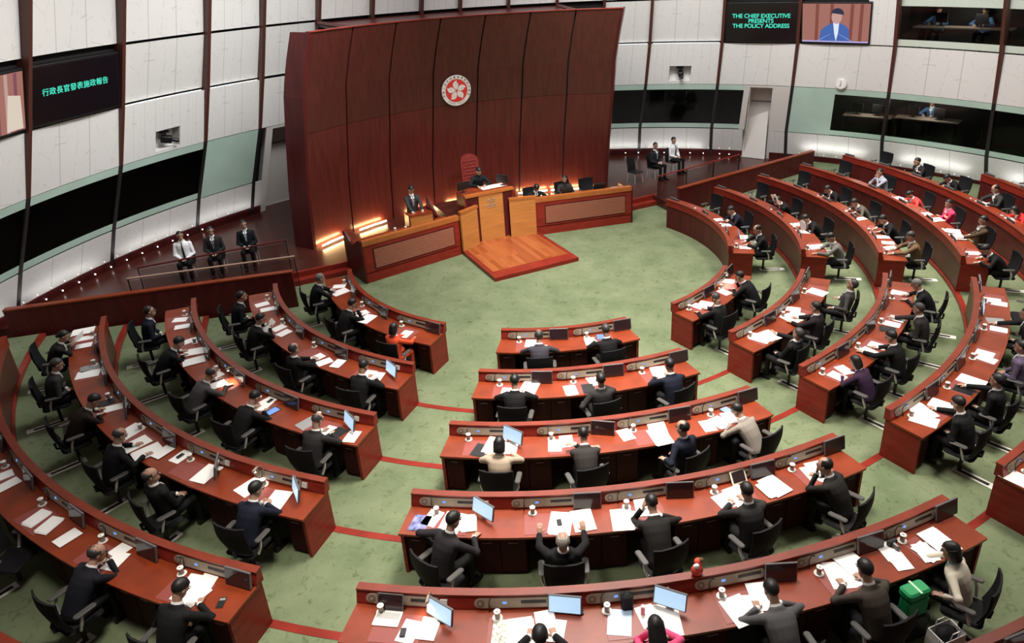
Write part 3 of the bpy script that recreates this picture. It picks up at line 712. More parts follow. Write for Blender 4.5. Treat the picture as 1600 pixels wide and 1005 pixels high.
# ------------------------------------------------------------ televisions, cameras, clock
def text_mesh(body, size, mt, spacing=1.0, line=1.0):
    cu = bpy.data.curves.new('t', 'FONT'); cu.body = body; cu.size = size; cu.align_x = 'CENTER'; cu.align_y = 'CENTER'; cu.extrude = .002
    cu.space_character = spacing; cu.space_line = line; cu.offset = size*(.010 if ord(body[0]) < 256 else .003)
    to = bpy.data.objects.new('letters', cu); COL.objects.link(to); sc.view_layers[0].update()
    me = bpy.data.meshes.new_from_object(to.evaluated_get(bpy.context.evaluated_depsgraph_get())); bpy.data.objects.remove(to)
    me.materials.clear(); me.materials.append(mt); return me
def emis(name, c, s=1.0):
    if name not in M: M[name] = mat(name, (.01, .01, .01), .3, emit=c, es=s)
    return M[name]
def television(b, t0, t1, label, kind, z0=D_+.02, z1=E_-.13):
    th = TH[b]+(TH[b+1]-TH[b])*(t0+t1)/2
    w_ = (wpt(TH[b]+(TH[b+1]-TH[b])*t1, z0, .03)-wpt(TH[b]+(TH[b+1]-TH[b])*t0, z0, .03)).length-.16
    m = wall_frame(th, (z0+z1)/2, .10); h_ = (z1-z0)*1.03
    root = empty('wall_television', m); tag(root, label, 'television', 'televisions on the chamber wall')
    q = MB(); q.rbox(-w_/2, w_/2, -.04, .07, -h_/2, h_/2, .015); q.build('casing', M['black'], root)
    q = MB(); q.box(-w_/2+.05, w_/2-.05, -.047, -.04, -h_/2+.06, h_/2-.05)
    s = q.build('screen', M['tv_black'] if kind in ('cn', 'en') else emis('screen_curtain', (.36, .15, .12)), root)
    R = Matrix.Rotation(PI/2, 4, 'X')
    if kind in ('cn', 'en'):
        me = text_mesh('行政長官發表施政報告' if kind == 'cn' else 'THE CHIEF EXECUTIVE\nPRESENTS\nTHE POLICY ADDRESS', .185 if kind == 'cn' else .205, M['cyan_text'], 1.06 if kind == 'cn' else .95, .86)
        link('screen_text', me, s, mtx=Matrix.Translation((-.02 if kind == 'cn' else 0, -.050, .06)) @ R)
    else:
        def pic(name, poly, mt, d):
            q = MB(); q.prism(poly, 0, .002, Matrix.Translation((0, -.048-d*.003, 0)) @ R); return q.build(name, mt, s)
        W, H = w_/2-.06, h_/2-.06
        if kind == 'man':
            for i, x in enumerate((-.62, -.18, .42, .70)): pic('curtain_fold', [(x*W, -H), (x*W+.10*W, -H), (x*W+.12*W, H), (x*W+.02*W, H)], emis('curtain_dark', (.22, .06, .045)), 0)
            suit = [(-.50, -1), (-.42, -.35), (-.26, -.12), (-.08, .02), (.14, .02), (.30, -.10), (.42, -.30), (.46, -1)]
            pic('suit', [(x*W, y*H) for x, y in suit], emis('screen_suit_blue', (.055, .13, .42)), 1)
            pic('shirt', [(x*W, y*H) for x, y in ((-.06, .04), (.12, .04), (.10, -.5), (.04, -.95), (-.02, -.5))], emis('screen_shirt', (.75, .80, .95)), 2)
            face = [(.04*W+.155*W*math.cos(a), .34*H+.36*H*math.sin(a)) for a in [2*PI*k/20 for k in range(20)]]
            pic('face', face, emis('screen_face', (.56, .33, .30)), 3)
            hair = [(.06*W+.19*W*math.cos(a), .50*H+.30*H*math.sin(a)) for a in [PI*k/12-.15 for k in range(13)]]
            pic('hair', hair, emis('screen_hair', (.02, .025, .06)), 4)
            pic('lectern_edge', [(-W, -H), (W, -H), (W, -H*.93), (-W, -H*.93)], emis('screen_edge', (.45, .42, .75)), 5)
            for sx in (-1, 1): pic('microphone', [(sx*.52*W, -H*.95), (sx*.56*W, -H*.95), (sx*.14*W, -H*.55), (sx*.12*W, -H*.55)], emis('screen_mic', (.30, .38, .80)), 6)
        else:
            for i in range(9):
                x = -1+i*.222; pic('curtain_fold', [(x*W, -H), (x*W+.08*W, -H), (x*W+.08*W, H), (x*W, H)], emis('curtain_pale' if i % 2 else 'curtain_plum', (.50, .33, .30) if i % 2 else (.22, .07, .10)), 0)
            pic('pale_blur', [(.55*W, -.95*H), (.95*W, -.95*H), (.92*W, .2*H), (.62*W, .3*H)], emis('screen_pale', (.70, .60, .50)), 1)
television(0, 0.02, 1, 'wall television at left picture edge showing a blurred curtain', 'blur')
television(1, 0, 1, 'wall television with one line of cyan Chinese characters on black', 'cn')
television(13, 0, 1, 'wall television with three lines of cyan English capitals on black', 'en')
television(14, 0, .76, 'wall television showing a man in blue suit at a lectern', 'man')
def niche_camera(b, t, z, label, yaw):
    th = TH[b]+(TH[b+1]-TH[b])*t; m = wall_frame(th, z, -.10)
    root = empty('camera', m); tag(root, label, 'camera', 'remote cameras in wall niches')
    q = MB(); q.box(-.16, .10, -.05, .12, .20, .25); q.build('mount', M['black'], root)
    q = MB(); q.tube([(0, 0, .21), (0, 0, .08)], .03, 8); q.build('stem', M['black'], root, True)
    Rz = Matrix.Rotation(yaw, 4, 'Z')
    q = MB(); q.rbox(-.09, .09, -.17, .12, -.10, .10, .03, Rz); q.build('body', M['black'], root, True)
    q = MB(); q.tube([Rz @ Vector((0, -.17, 0)), Rz @ Vector((0, -.30, -.02))], [.055, .065], 12); q.build('lens', M['black'], root, True)
    q = MB(); q.tube([(-.15, .03, .20), (-.20, 0, .05), (-.10, .02, -.03)], .01, 6); q.build('cable', M['black'], root, True)
niche_camera(2, .55, C_+.36, 'black remote camera in square niche of the left wall', .8)
niche_camera(12, .47, C_+.40, 'black remote camera in square niche of the right wall', .2)
m = wall_frame(TH[14]+13.07*.51, C_+.20, .06); ck = empty('wall_clock', m); tag(ck, 'round white wall clock above the frosted green glass', 'clock')
R = Matrix.Rotation(PI/2, 4, 'X')
q = MB(); q.cyl((0, 0), .19, 0, .05, 32, m=R); q.build('rim', M['china'], ck)
q = MB(); q.cyl((0, 0), .165, .05, .055, 32, m=R); q.build('dial', M['paper'], ck)
q = MB(); q.box(-.006, .006, -.063, -.058, -.02, .13); q.build('minute_hand', M['gap'], ck)
q = MB(); q.box(-.008, .008, -.063, -.058, -.10, .02, Matrix.Rotation(.4, 4, 'Y')); q.build('hour_hand', M['gap'], ck)
# control booths behind the right hand windows: long beige desks, monitors
def booth(b0, z, t0, t1, label, lit=True):
    thA = TH[b0]+(TH[b0+1]-TH[b0])*t0; thB = TH[b0]+(TH[b0+1]-TH[b0])*t1
    m = wall_frame((thA+thB)/2, z, -1.0); L = (wpt(thB, z)-wpt(thA, z)).length
    m3 = m.copy(); up = Vector((0, 0, 1)); xx = m.col[0].to_3d(); xx.z = 0; xx.normalize(); yy = up.cross(xx); m3 = Matrix((xx, yy, up)).transposed().to_4x4(); m3.translation = m.translation
    root = empty('booth_desk', m3); tag(root, label, 'desk', 'desks inside the glazed booths')
    q = MB(); q.box(-L/2, L/2, -.32, .32, -.04, 0, Matrix.Rotation(.10, 4, 'Z')); q.build('desk_top', M['booth_desk'], root)
    for s_ in (-1, 1): q = MB(); q.box(s_*L*.45-.03, s_*L*.45+.03, -.25, .25, -.72, -.04); q.build('leg', M['black'], root)
    return root, m3, L
for bz, t0, t1, zz, lab in ((14, .50, 1.0, 2.25, 'beige desk in lower booth left of the mullion behind right window'), (15, .0, .62, 2.35, 'beige desk in lower booth right of the mullion behind right window'),
                           (15, .05, .95, 5.55, 'beige desk in upper interpreters booth behind right window'), (16, .1, .9, 5.45, 'beige desk in upper booth at the right picture edge')):
    rt, m3, L = booth(bz, zz, t0, t1, lab)
    for q in range(2):
        s_ = empty('booth_monitor', m3 @ Matrix.Translation((-L*.25+q*L*.42, .05, .0)) @ Matrix.Rotation(PI*.9, 4, 'Z')); tag(s_, ('left' if q == 0 else 'right')+' monitor on '+lab.replace(' behind right window', ''), 'monitor', 'monitors in the booths')
        b = MB(); b.rbox(-.22, .22, -.02, .02, .10, .40, .008); b.build('casing', M['black'], s_)
        b = MB(); b.box(-.20, .20, -.024, -.02, .12, .38); b.build('screen', M['screen_blue'] if (q == 0) else M['screen_off'], s_)
        b = MB(); b.box(-.10, .10, -.07, .07, 0, .02); b.box(-.03, .03, -.01, .01, .02, .12); b.build('stand', M['black'], s_)
    l = bpy.data.lights.new('booth_lamp', 'POINT'); l.energy = 42; l.color = (1, .9, .8); l.shadow_soft_size = .15
    lo = bpy.data.objects.new('booth_lamp', l); COL.objects.link(lo); lo.matrix_world = m3 @ Matrix.Translation((0, -.1, .62))

# ------------------------------------------------------------ curved members' desks
MONITOR_YAW = {}
def desk(s, r):
    a0, a1 = BL[s][r]; R = RR(r); z = ZZ(r); n = NS[(s, r)]; N = max(10, int(abs(a1-a0)*R/14)+8)
    mid = (a0+a1)/2; root = empty('curved_desk', Matrix.Translation((R*math.sin(rad(mid)), R*math.cos(rad(mid)), z)))
    tag(root, 'curved red timber desk for %s members, %s, %s' % (['', '', 'two', 'three', 'four', 'five', 'six', 'seven', 'eight'][n], RNAME[r], BNAME[s]), 'desk', 'curved members desks')
    inv = Matrix.Translation((-R*math.sin(rad(mid)), -R*math.cos(rad(mid)), -z))
    def put(b, name, mt, par=None, sm=False):
        b.v = [tuple(inv @ Vector(p)) for p in b.v]; return b.build(name, M[mt], par if par is not None else root, sm)
    def arc(name, mt, prof, b0=None, b1=None, par=None, nn=None):
        b = MB(); b.arc([(R+d, z+h) for d, h in prof], a0 if b0 is None else b0, a1 if b1 is None else b1, nn or N); return put(b, name, mt, par)
    ins = .018/R*57.3*(1 if a1 > a0 else -1)
    arc('front_panel', 'wood_dark', [(.025, 0), (.07, 0), (.07, .735), (.025, .735)], a0+ins, a1-ins)  # darker wood on the fronts: their weaker light is put into the colour
    arc('privacy_screen', 'wood', [(0, .735), (.135, .735), (.135, .765), (.085, .925), (0, .925)])
    arc('screen_capping', 'wood_cap_red', [(-.012, .925), (.098, .925), (.098, .95), (-.012, .95)])
    arc('worktop', 'wood_top', [(.09, .715), (.69, .715), (.69, .75), (.09, .75)])
    for e, sg in ((a0, 1), (a1, -1)):
        w_ = sg*(1 if a1 > a0 else -1)*.045/R*57.3; k = sg*(1 if a1 > a0 else -1)*.012/R*57.3
        arc('end_panel', 'wood', [(.03, 0), (.655, 0), (.655, .715), (.03, .715)], e+k, e+k+w_, nn=1)
    sp = (a1-a0)/n; sg = 1 if a1 > a0 else -1
    for j in range(n+1):       # cupboards between the knee spaces
        c = a0+sp*j; h = .34/R*57.3*sg
        p0, p1 = (c-h if j > 0 else c+.06/R*57.3*sg), (c+h if j < n else c-.06/R*57.3*sg)
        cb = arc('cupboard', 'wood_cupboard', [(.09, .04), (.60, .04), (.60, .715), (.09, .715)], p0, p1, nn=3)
        parts = 2 if 0 < j < n else 1
        for q in range(parts):
            b0 = p0+(p1-p0)*q/parts; b1 = p0+(p1-p0)*(q+1)/parts; g = .008/R*57.3*sg
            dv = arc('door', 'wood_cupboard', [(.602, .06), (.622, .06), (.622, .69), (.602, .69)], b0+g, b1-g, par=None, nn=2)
            m = frame((b0+b1)/2, R+.63, z+.60); b = MB(); b.tube([m @ Vector((-.06, 0, 0)), m @ Vector((.06, 0, 0))], .007, 6); put(b, 'handle', 'bronze', dv)
    for k in range(n):
        m = frame(seat_phi(s, r, k), R, z) @ Matrix.Translation((0, -.121, .75)) @ Matrix.Rotation(-rad(17.3), 4, 'X') @ Matrix.Translation((0, .093, -.75)); b = MB()
        poly = [(-.455+.085*math.cos(t), .842+.062*math.sin(t)) for t in [PI/2+PI*i/8 for i in range(9)]]+[(.34, .780), (.36, .797), (.36, .887), (.34, .904)]
        b.loft([[m @ Vector((x, -.093, h)) for x, h in poly], [m @ Vector((x, -.116, h)) for x, h in poly]])
        cn = put(b, 'console', 'bronze')
        b = MB(); b.cyl((0, 0), .047, 0, .006, 18, m=m @ Matrix.Translation((-.465, -.116, .842)) @ Matrix.Rotation(PI/2, 4, 'X')); put(b, 'speaker_ring', 'bronze_dark', cn)
        b = MB(); b.cyl((0, 0), .022, .006, .009, 12, m=m @ Matrix.Translation((-.465, -.116, .842)) @ Matrix.Rotation(PI/2, 4, 'X')); put(b, 'speaker_cone', 'bronze', cn)
        b = MB(); b.box(.02, .32, -.121, -.115, .835, .870, m); put(b, 'card_slot', 'black', cn)
        b = MB(); b.box(-.20, -.15, -.120, -.115, .83, .86, m); put(b, 'display', 'screen_blue', cn)
        b = MB(); b.tube([m @ Vector(p) for p in ((-.36, -.13, .75), (-.36, -.135, .86), (-.345, -.17, .93), (-.335, -.22, .955))], [.009, .006, .006, .011], 6); put(b, 'microphone', 'black', None, True)
        b = MB(); b.box(.38, .47, -.10, -.125, .80, .88, m); put(b, 'arm_bracket', 'steel')
for s in ('L', 'C', 'B1', 'B2'):
    for r in sorted(BL[s]): desk(s, r)

# where the members sit: bearing and distance of the head behind the desk front
HEADS = {('L', 1): [(-87.8, .84), (-105.1, .74), (-122.2, 1.0)], ('L', 2): [(-89.9, .87), (-100.5, .81), (-114.6, .99), (-126.8, .81)], ('L', 3): [(-89.7, .94), (-99.6, .6), (-110.6, .64), (-119.4, .51), (-129.7, .82)],
 ('L', 4): [(-90.7, .71), (-98.7, .83), (-107.2, .44), (-115.8, .81), (-123.3, 1.13), (-131.3, .72)], ('L', 5): [(-126.3, .6), (-133.3, .76)], ('C', 1): [(-152.4, .77), (-165.7, .88)], ('C', 2): [(-149.2, .8), (-160.5, 1.01), (-170.5, .83)],
 ('C', 3): [(-148.8, .85), (-156.8, .7), (-166.1, .96), (-173.9, .65)], ('C', 4): [(-145.9, .8), (-154.0, 1.26), (-160.5, .65), (-167.0, .84), (-174.5, .74)], ('C', 5): [(-152.6, .91), (-158.1, .85), (-164.6, .58), (-169.7, .73), (-175.1, .88)],
 ('B1', 1): [(167.3, .93), (151.7, .67)], ('B1', 2): [(169.4, 1.24), (160.5, .96), (149.6, 1.26)], ('B1', 3): [(169.9, .72), (163.1, .83), (154.4, .9), (146.0, .72)], ('B1', 4): [(171.4, .85), (166.0, .99), (158.7, .97), (151.2, .90)],
 ('B2', 1): [(121.8, .85), (103.9, .73)], ('B2', 2): [(128.0, .79), (114.7, .63), (101.6, .42)], ('B2', 3): [(128.6, .87), (119.3, .66), (109.5, .64), (101.0, .41)], ('B2', 4): [(131.9, .52), (123.7, 1.03), (115.8, .91), (108.7, .63), (99.9, .87)], ('B2', 5): [(118.6, .53), (112.9, .83), (105.3, .58), (98.6, .81)]}

# ------------------------------------------------------------ repeated things: one of each kind, then copies
def make_chair():
    root = empty('swivel_chair')
    b = MB(); b.rbox(-.24, .24, -.22, .25, .365, .42, .07); b.build('seat', M['black_soft'], root, True)
    b = MB(); rings = []
    for i in range(9):
        t = i/8; zz = .455+.515*t; y = -.165-.075*t-.035*math.sin(PI*t); hw = .225+.035*math.sin(PI*min(1, t*1.3)*.5); g = []
        for (u, v) in [(-1, .035), (-.6, -.005), (0, -.02), (.6, -.005), (1, .035), (1, .06), (.6, .022), (0, .008), (-.6, .022), (-1, .06)]: g.append(Vector((u*hw, y+v-.03, zz)))
        rings.append(g)
    b.loft(rings); b.build('backrest', M['black_soft'], root, True)
    for s_ in (-1, 1):
        b = MB(); b.rbox(s_*.29-.045, s_*.29+.045, -.12, .16, .635, .665, .04); b.build('armrest', M['arm_grey'], root, True)
        b = MB(); b.tube([(s_*.29, -.02, .63), (s_*.29, -.06, .52), (s_*.25, -.08, .40), (s_*.12, -.05, .36)], [.018, .022, .02, .016], 8, flat=((0, 1, 0), 1.0)); b.build('armrest_support', M['chrome'], root, True)
    b = MB(); b.tube([(0, 0, .03), (0, 0, .35)], .03, 10); b.box(-.10, .10, -.10, .10, .335, .365); b.tube([(0, -.12, .36), (0, -.26, .42), (0, -.265, .52)], .022, 8); b.build('column', M['black'], root, True)
    return root
def make_track():
    root = empty('floor_track')
    b = MB()
    for (x0, x1, y0, y1) in ((-.075, -.035, -.58, .10), (.035, .075, -.58, .10), (-.035, .035, -.58, -.46), (-.035, .035, .04, .10)): b.box(x0, x1, y0, y1, 0, .012)
    b.build('steel_frame', M['steel'], root)
    b = MB(); b.box(-.034, .034, -.46, .04, 0, .005); b.build('slot', M['gap'], root); return root
def make_monitor():
    root = empty('desk_monitor')      # origin on the desk below the screen, screen faces -y
    T = Matrix.Rotation(rad(-12), 4, 'X')
    b = MB(); b.rbox(-.200, .200, -.012, .018, .012, .250, .006, T); b.build('casing', M['bezel'], root)
    b = MB(); b.box(-.187, .187, -.0165, -.0115, .028, .238, T); b.build('screen', M['screen_off'], root)
    root.children[1].material_slots[0].link = 'OBJECT'; root.children[1].material_slots[0].material = M['screen_off']
    b = MB(); b.tube([(0, .035, .17), (-.06, .055, .16), (-.12, .050, .15)], .014, 8); b.build('swing_arm', M['chrome'], root, True)
    b = MB(); b.rbox(-.05, .05, .0, .05, 0, .010, .01); b.box(-.012, .012, .02, .032, .008, .06); b.build('foot', M['black'], root); return root
def make_cup():
    root = empty('tea_cup')
    b = MB(); b.cyl((0, 0), .055, 0, .008, 18, r2=.062); b.build('saucer', M['china'], root, True)
    b = MB(); b.cyl((0, 0), .030, .008, .105, 16, r2=.036); b.build('cup', M['cupbody'], root, True)
    b = MB(); b.cyl((0, 0), .041, .105, .113, 16, r2=.040); b.ell((0, 0, .118), .014, .014, .012, seg=8, rin=6); b.build('lid', M['china'], root, True); return root
chair0, track0, mon0, cup0 = make_chair(), make_track(), make_monitor(), make_cup()
used = set()
def place(proto, mtx, label, cat, group):
    key = proto.name
    if key in used: o = copy_tree(proto, None, mtx)
    else: o = proto; used.add(key); o.matrix_world = mtx
    return tag(o, label, cat, group)
ON = {('C', 3, 0), ('C', 4, 0), ('C', 5, 0), ('C', 5, 1), ('C', 5, 2), ('L', 2, 3), ('L', 3, 4), ('L', 4, 5), ('B1', 4, 3), ('B1', 4, 4)}
TURN = {('C', 3, 0): 32, ('C', 3, 1): 14, ('C', 4, 0): 34, ('C', 5, 0): 28, ('C', 5, 1): 8, ('C', 5, 2): 30, ('C', 5, 3): 10, ('L', 2, 3): 25, ('L', 3, 4): 30, ('L', 4, 5): 40, ('L', 4, 4): 45, ('C', 4, 2): 8, ('L', 4, 2): 15}
NOPAD = set(); pad_me = None
b = MB(); b.rbox(-.30, .30, -.20, .20, 0, .004, .01); pad_me = b.mesh('desk_pad', M['pad'])
# seats whose chair is turned, shifted or absent: (yaw, extra distance)
CH = {('C', 4, 0): (34, .06), ('C', 4, 1): (0, .12), ('L', 4, 4): (14, .12), ('L', 2, 0): (8, .05), ('L', 3, 0): (8, .05), ('B1', 2, 2): (-6, .10), ('B1', 2, 0): (-8, .12), ('C', 4, 4): (-24, .06), ('C', 5, 5): (-30, .08), ('C', 3, 3): (-16, .03), ('C', 3, 2): (-22, .05), ('C', 4, 3): (-15, .02), ('C', 4, 2): (-14, .02), ('C', 2, 2): (-18, .02), ('C', 3, 1): (-14, .02), ('C', 2, 1): (-10, .02),
      ('L', 5, 4): (60, -.14), ('B2', 1, 2): (0, .15), ('B2', 2, 3): (0, .15), ('B2', 3, 4): (0, .15), ('B2', 4, 5): (0, .15), ('B2', 5, 6): (0, .1), ('B2', 6, 4): (10, .1)}
EMPTYSEAT = {('B2', 1, 2), ('B2', 2, 3), ('B2', 3, 4), ('B2', 4, 5), ('B2', 5, 6), ('B2', 6, 4), ('L', 5, 4)}
NOCHAIR = {('L', 5, 0), ('L', 5, 1), ('L', 5, 2), ('L', 5, 3), ('B1', 5, 0), ('B1', 5, 1), ('B1', 5, 2), ('B1', 5, 3), ('B1', 5, 4), ('B1', 5, 5), ('B2', 6, 0), ('B2', 6, 1), ('B2', 6, 2), ('B2', 6, 3), ('C', 5, 0), ('C', 6, 5), ('C', 6, 6), ('B2', 5, 0), ('B2', 5, 1)}
for (s, r), n in NS.items():
    for k in range(n):
        nm = seat_name(s, r, k); phi = seat_phi(s, r, k); dz = .75; key = (s, r, k)
        if (s == 'B1' and r == 5 and k > 1) or (s == 'B2' and r == 6 and k < 3) : continue
        if (s == 'L' and r == 5 and k < 2) or (s == 'L' and r == 6) or (s == 'C' and r == 6 and k not in (5, 6)): continue
        yaw = TURN.get(key, 0); on = key in ON
        mm = sframe(r, phi) @ Matrix.Translation((.54-(.12 if yaw > 20 else 0), -.185-(.14 if yaw > 20 else .03 if yaw else 0), dz+(.045 if yaw > 20 else 0))) @ Matrix.Rotation(rad(-yaw), 4, 'Z')
        o = place(mon0, mm, ('lit' if on else 'dark')+' monitor at '+nm, 'monitor', 'monitors on the members desks')
        sc_ = [c for c in o.children if c.name.startswith('screen')][0]; sc_.material_slots[0].link = 'OBJECT'; sc_.material_slots[0].material = M['screen_on'] if on else M['screen_off']
        tag(link('desk_pad', pad_me, None, None, sframe(r, phi) @ Matrix.Translation((-.06, -.44, dz))), 'maroon desk pad at '+nm, 'desk pad', 'desk pads')
        random.seed(hash((ord(s[0]), r, k)) % 1000)
        place(cup0, sframe(r, phi) @ Matrix.Translation((-.30+random.uniform(-.04, .06), -.24+random.uniform(-.03, .02), dz+.0045)), 'lidded tea cup on saucer at '+nm, 'cup', 'tea cups on the desks')
        if key in NOCHAIR: continue
        cy, ex = CH.get(key, (random.uniform(-6, 6), 0))
        pp = [q[0] for q in HEADS.get((s, r), []) if abs(q[0]-phi) < abs(BL[s][r][1]-BL[s][r][0])/n*.55]
        cphi = phi if (key in EMPTYSEAT or not pp) else min(pp, key=lambda q: abs(q-phi))
        cm = sframe(r, cphi) @ Matrix.Translation((0, -1.05-ex, 0))
        place(chair0, cm @ Matrix.Translation((0, 0, .013)) @ Matrix.Rotation(rad(-cy), 4, 'Z'), ('empty' if key in EMPTYSEAT else 'occupied')+' black swivel chair at '+nm, 'chair', 'black swivel chairs of members')
        place(track0, sframe(r, cphi) @ Matrix.Translation((0, -1.06, 0)), 'steel floor track under chair at '+nm, 'floor track', 'steel floor tracks in the carpet')
ITEMS={
 ('C',1):[('p',-150.32,0.31),('p',-163.39,0.43),('t',-166.12,0.31)],
 ('C',2):[('p',-147.71,0.49),('p',-150.88,0.33),('p',-156.78,0.51),('p',-160.6,0.27),('n',-159.44,0.6),('p',-170.78,0.35)],
 ('C',3):[('n',-146.45,0.51),('p',-147.75,0.37),('p',-149.51,0.44),('p',-154.01,0.41),('p',-155.23,0.32),('p',-161.53,0.31),('p',-165.06,0.28),('p',-164.77,0.57),('p',-170.23,0.49),('p',-171.55,0.48),('p',-172.96,0.44),('t',-173.59,0.24)],
 ('C',4):[('b',-143.68,0.46),('p',-144.48,0.35),('p',-146.04,0.43),('p',-147.22,0.42),('p',-153.95,0.45),('p',-155.64,0.43),('p',-158.45,0.49),('p',-158.96,0.5),('p',-160.46,0.28),('p',-166.25,0.47),('p',-167.59,0.44),('p',-170.02,0.46),('p',-170.72,0.43),('T',-168.44,0.17),('y',-174.28,0.41),('p',-175.02,0.42)],
 ('C',5):[('l',-144.3,0.22),('p',-145.68,0.47),('p',-146.67,0.42),('m',-150.6,0.45),('p',-151.53,0.47),('p',-152.79,0.33),('p',-153.32,0.46),('f',-156.68,0.41),('p',-158.22,0.37),('p',-159.12,0.45),('p',-163.03,0.52),('p',-163.79,0.47),('p',-164.62,0.38),('p',-169.41,0.37),('p',-170.55,0.24),('p',-170.07,0.44),('p',-173.17,0.29),('p',-173.18,0.46),('p',-175.04,0.52),('p',-176.27,0.44),('p',-174.97,0.63)],
 ('L',1):[('p',-84.86,0.38),('p',-88.7,0.42),('p',-103.86,0.43),('p',-107.47,0.51),('p',-120.81,0.58)],
 ('L',2):[('p',-87.82,0.42),('p',-90.65,0.35),('p',-99.6,0.38),('p',-102.12,0.38),('p',-114.07,0.47),('p',-116.34,0.55),('p',-118.62,0.4),('p',-125.32,0.44),('p',-126.78,0.54)],
 ('L',3):[('p',-88.27,0.37),('p',-90.86,0.35),('p',-96.1,0.29),('p',-99.76,0.33),('p',-102.36,0.45),('p',-108.08,0.37),('p',-110.37,0.48),('p',-119.13,0.4),('p',-118.71,0.23),('t',-120.89,0.43),('k',-126.23,0.44),('p',-129.44,0.56),('n',-130.44,0.58),('p',-132.39,0.52)],
 ('L',4):[('p',-86.63,0.47),('p',-88.76,0.4),('p',-90.75,0.42),('k',-96.73,0.34),('p',-98.11,0.4),('p',-107.06,0.31),('n',-105.51,0.36),('p',-112.44,0.4),('p',-114.83,0.51),('p',-116.81,0.54),('p',-118.03,0.38),('p',-119.97,0.29),('p',-123.98,0.38),('p',-128.64,0.32),('p',-131.8,0.45)],
 ('L',5):[('p',-111.16,0.38),('p',-112.59,0.38),('p',-118.01,0.43),('p',-119.45,0.41),('p',-121.67,0.42),('p',-125.75,0.19),('p',-126.33,0.4),('p',-132.22,0.38),('p',-132.98,0.46),('p',-132.81,0.22),('c',-134.67,0.46)],
 ('B1',1):[('p',165.62,0.3),('p',163.27,0.35),('p',148.55,0.22),('p',155.0,0.39)],
 ('B1',2):[('p',169.3,0.41),('p',167.51,0.48),('p',159.94,0.43),('p',158.06,0.45),('p',156.59,0.29),('p',147.66,0.52)],
 ('B1',3):[('p',144.43,0.36),('p',154.7,0.46),('p',152.93,0.49),('n',156.42,0.44),('p',163.33,0.46),('p',161.49,0.5),('p',171.11,0.53),('p',169.4,0.47)],
 ('B1',4):[('p',143.89,0.37),('p',144.48,0.51),('p',151.11,0.55),('k',149.18,0.43),('p',157.27,0.41),('p',158.39,0.47),('p',163.41,0.47),('n',165.38,0.48),('p',169.23,0.44),('p',171.34,0.28),('p',172.43,0.44)],
 ('B1',5):[('p',174.48,0.26)],
 ('B2',1):[('p',100.75,0.43),('p',105.72,0.45),('p',124.05,0.49),('l',116.37,0.62)],
 ('B2',2):[('p',111.96,0.48),('p',116.85,0.49),('p',125.35,0.51)],
 ('B2',3):[('p',113.01,0.52),('p',122.17,0.53),('p',124.76,0.53),('p',127.0,0.46)],
 ('B2',4):[('p',106.76,0.51),('p',107.9,0.59),('p',114.21,0.49),('p',116.74,0.49),('p',121.46,0.49),('p',123.19,0.48),('p',124.15,0.75),('p',129.38,0.48)],
 ('B2',5):[('p',112.05,0.53),('p',113.1,0.52),('p',118.68,0.4)]}
KIND = {'p': ('paper_sheet', 'paper', 'white paper', 'papers on the desks', .22, .31), 't': ('tablet', 'navyfold', 'tablet', None, .18, .25), 'n': ('folder', 'navyfold', 'dark folder', None, .24, .32),
        'b': ('booklet', 'booklet', 'purple and white booklet', None, .25, .31), 'f': ('folder', 'bluefold', 'pale blue folder', None, .28, .36), 'm': ('magazine', 'magazine', 'colourful magazine', None, .25, .34), 'y': ('notepad', 'cream', 'cream notepad', None, .24, .32), 'k': ('notebook', 'greybook', 'grey notebook', None, .26, .34), 'c': ('calculator', 'black', 'black calculator', None, .09, .16)}
M['bluefold'] = mat('pale_blue_folder', (.50, .66, .90), .5); M['cream'] = mat('cream_paper', (.82, .80, .62), .8); M['greybook'] = mat('grey_cover', (.40, .40, .40), .4)
M['booklet'] = mat('purple_booklet', (.22, .24, .52), .5, noise=((9, 9, 9), .8, 1)); M['magazine'] = mat('colour_magazine', (.62, .60, .50), .6, noise=((22, 22, 22), .7, 2))
random.seed(11)
def laptop(mtx, label, dark=True):
    mtx = mtx @ Matrix.Translation((0, -.10, 0)); root = empty('laptop', mtx); tag(root, label, 'laptop', 'laptops on the desks')
    b = MB(); b.rbox(-.16, .16, -.11, .11, 0, .016, .012); b.build('base', M['china'], root)
    b = MB()
    for i in range(5):
        for j in range(12): b.box(-.14+.0235*j, -.14+.0235*j+.018, -.01+.018*i, -.01+.018*i+.013, .016, .018)
    b.build('keyboard', M['greybook'], root)
    T = Matrix.Translation((0, .11, .014)) @ Matrix.Rotation(rad(-18), 4, 'X')
    b = MB(); b.rbox(-.16, .16, -.004, .006, 0, .215, .004, T); ld = b.build('lid', M['bezel'], root)
    b = MB(); b.box(-.15, .15, -.006, -.004, .012, .203, T); b.build('screen', M['screen_off'] if dark else M['screen_blue'], ld)
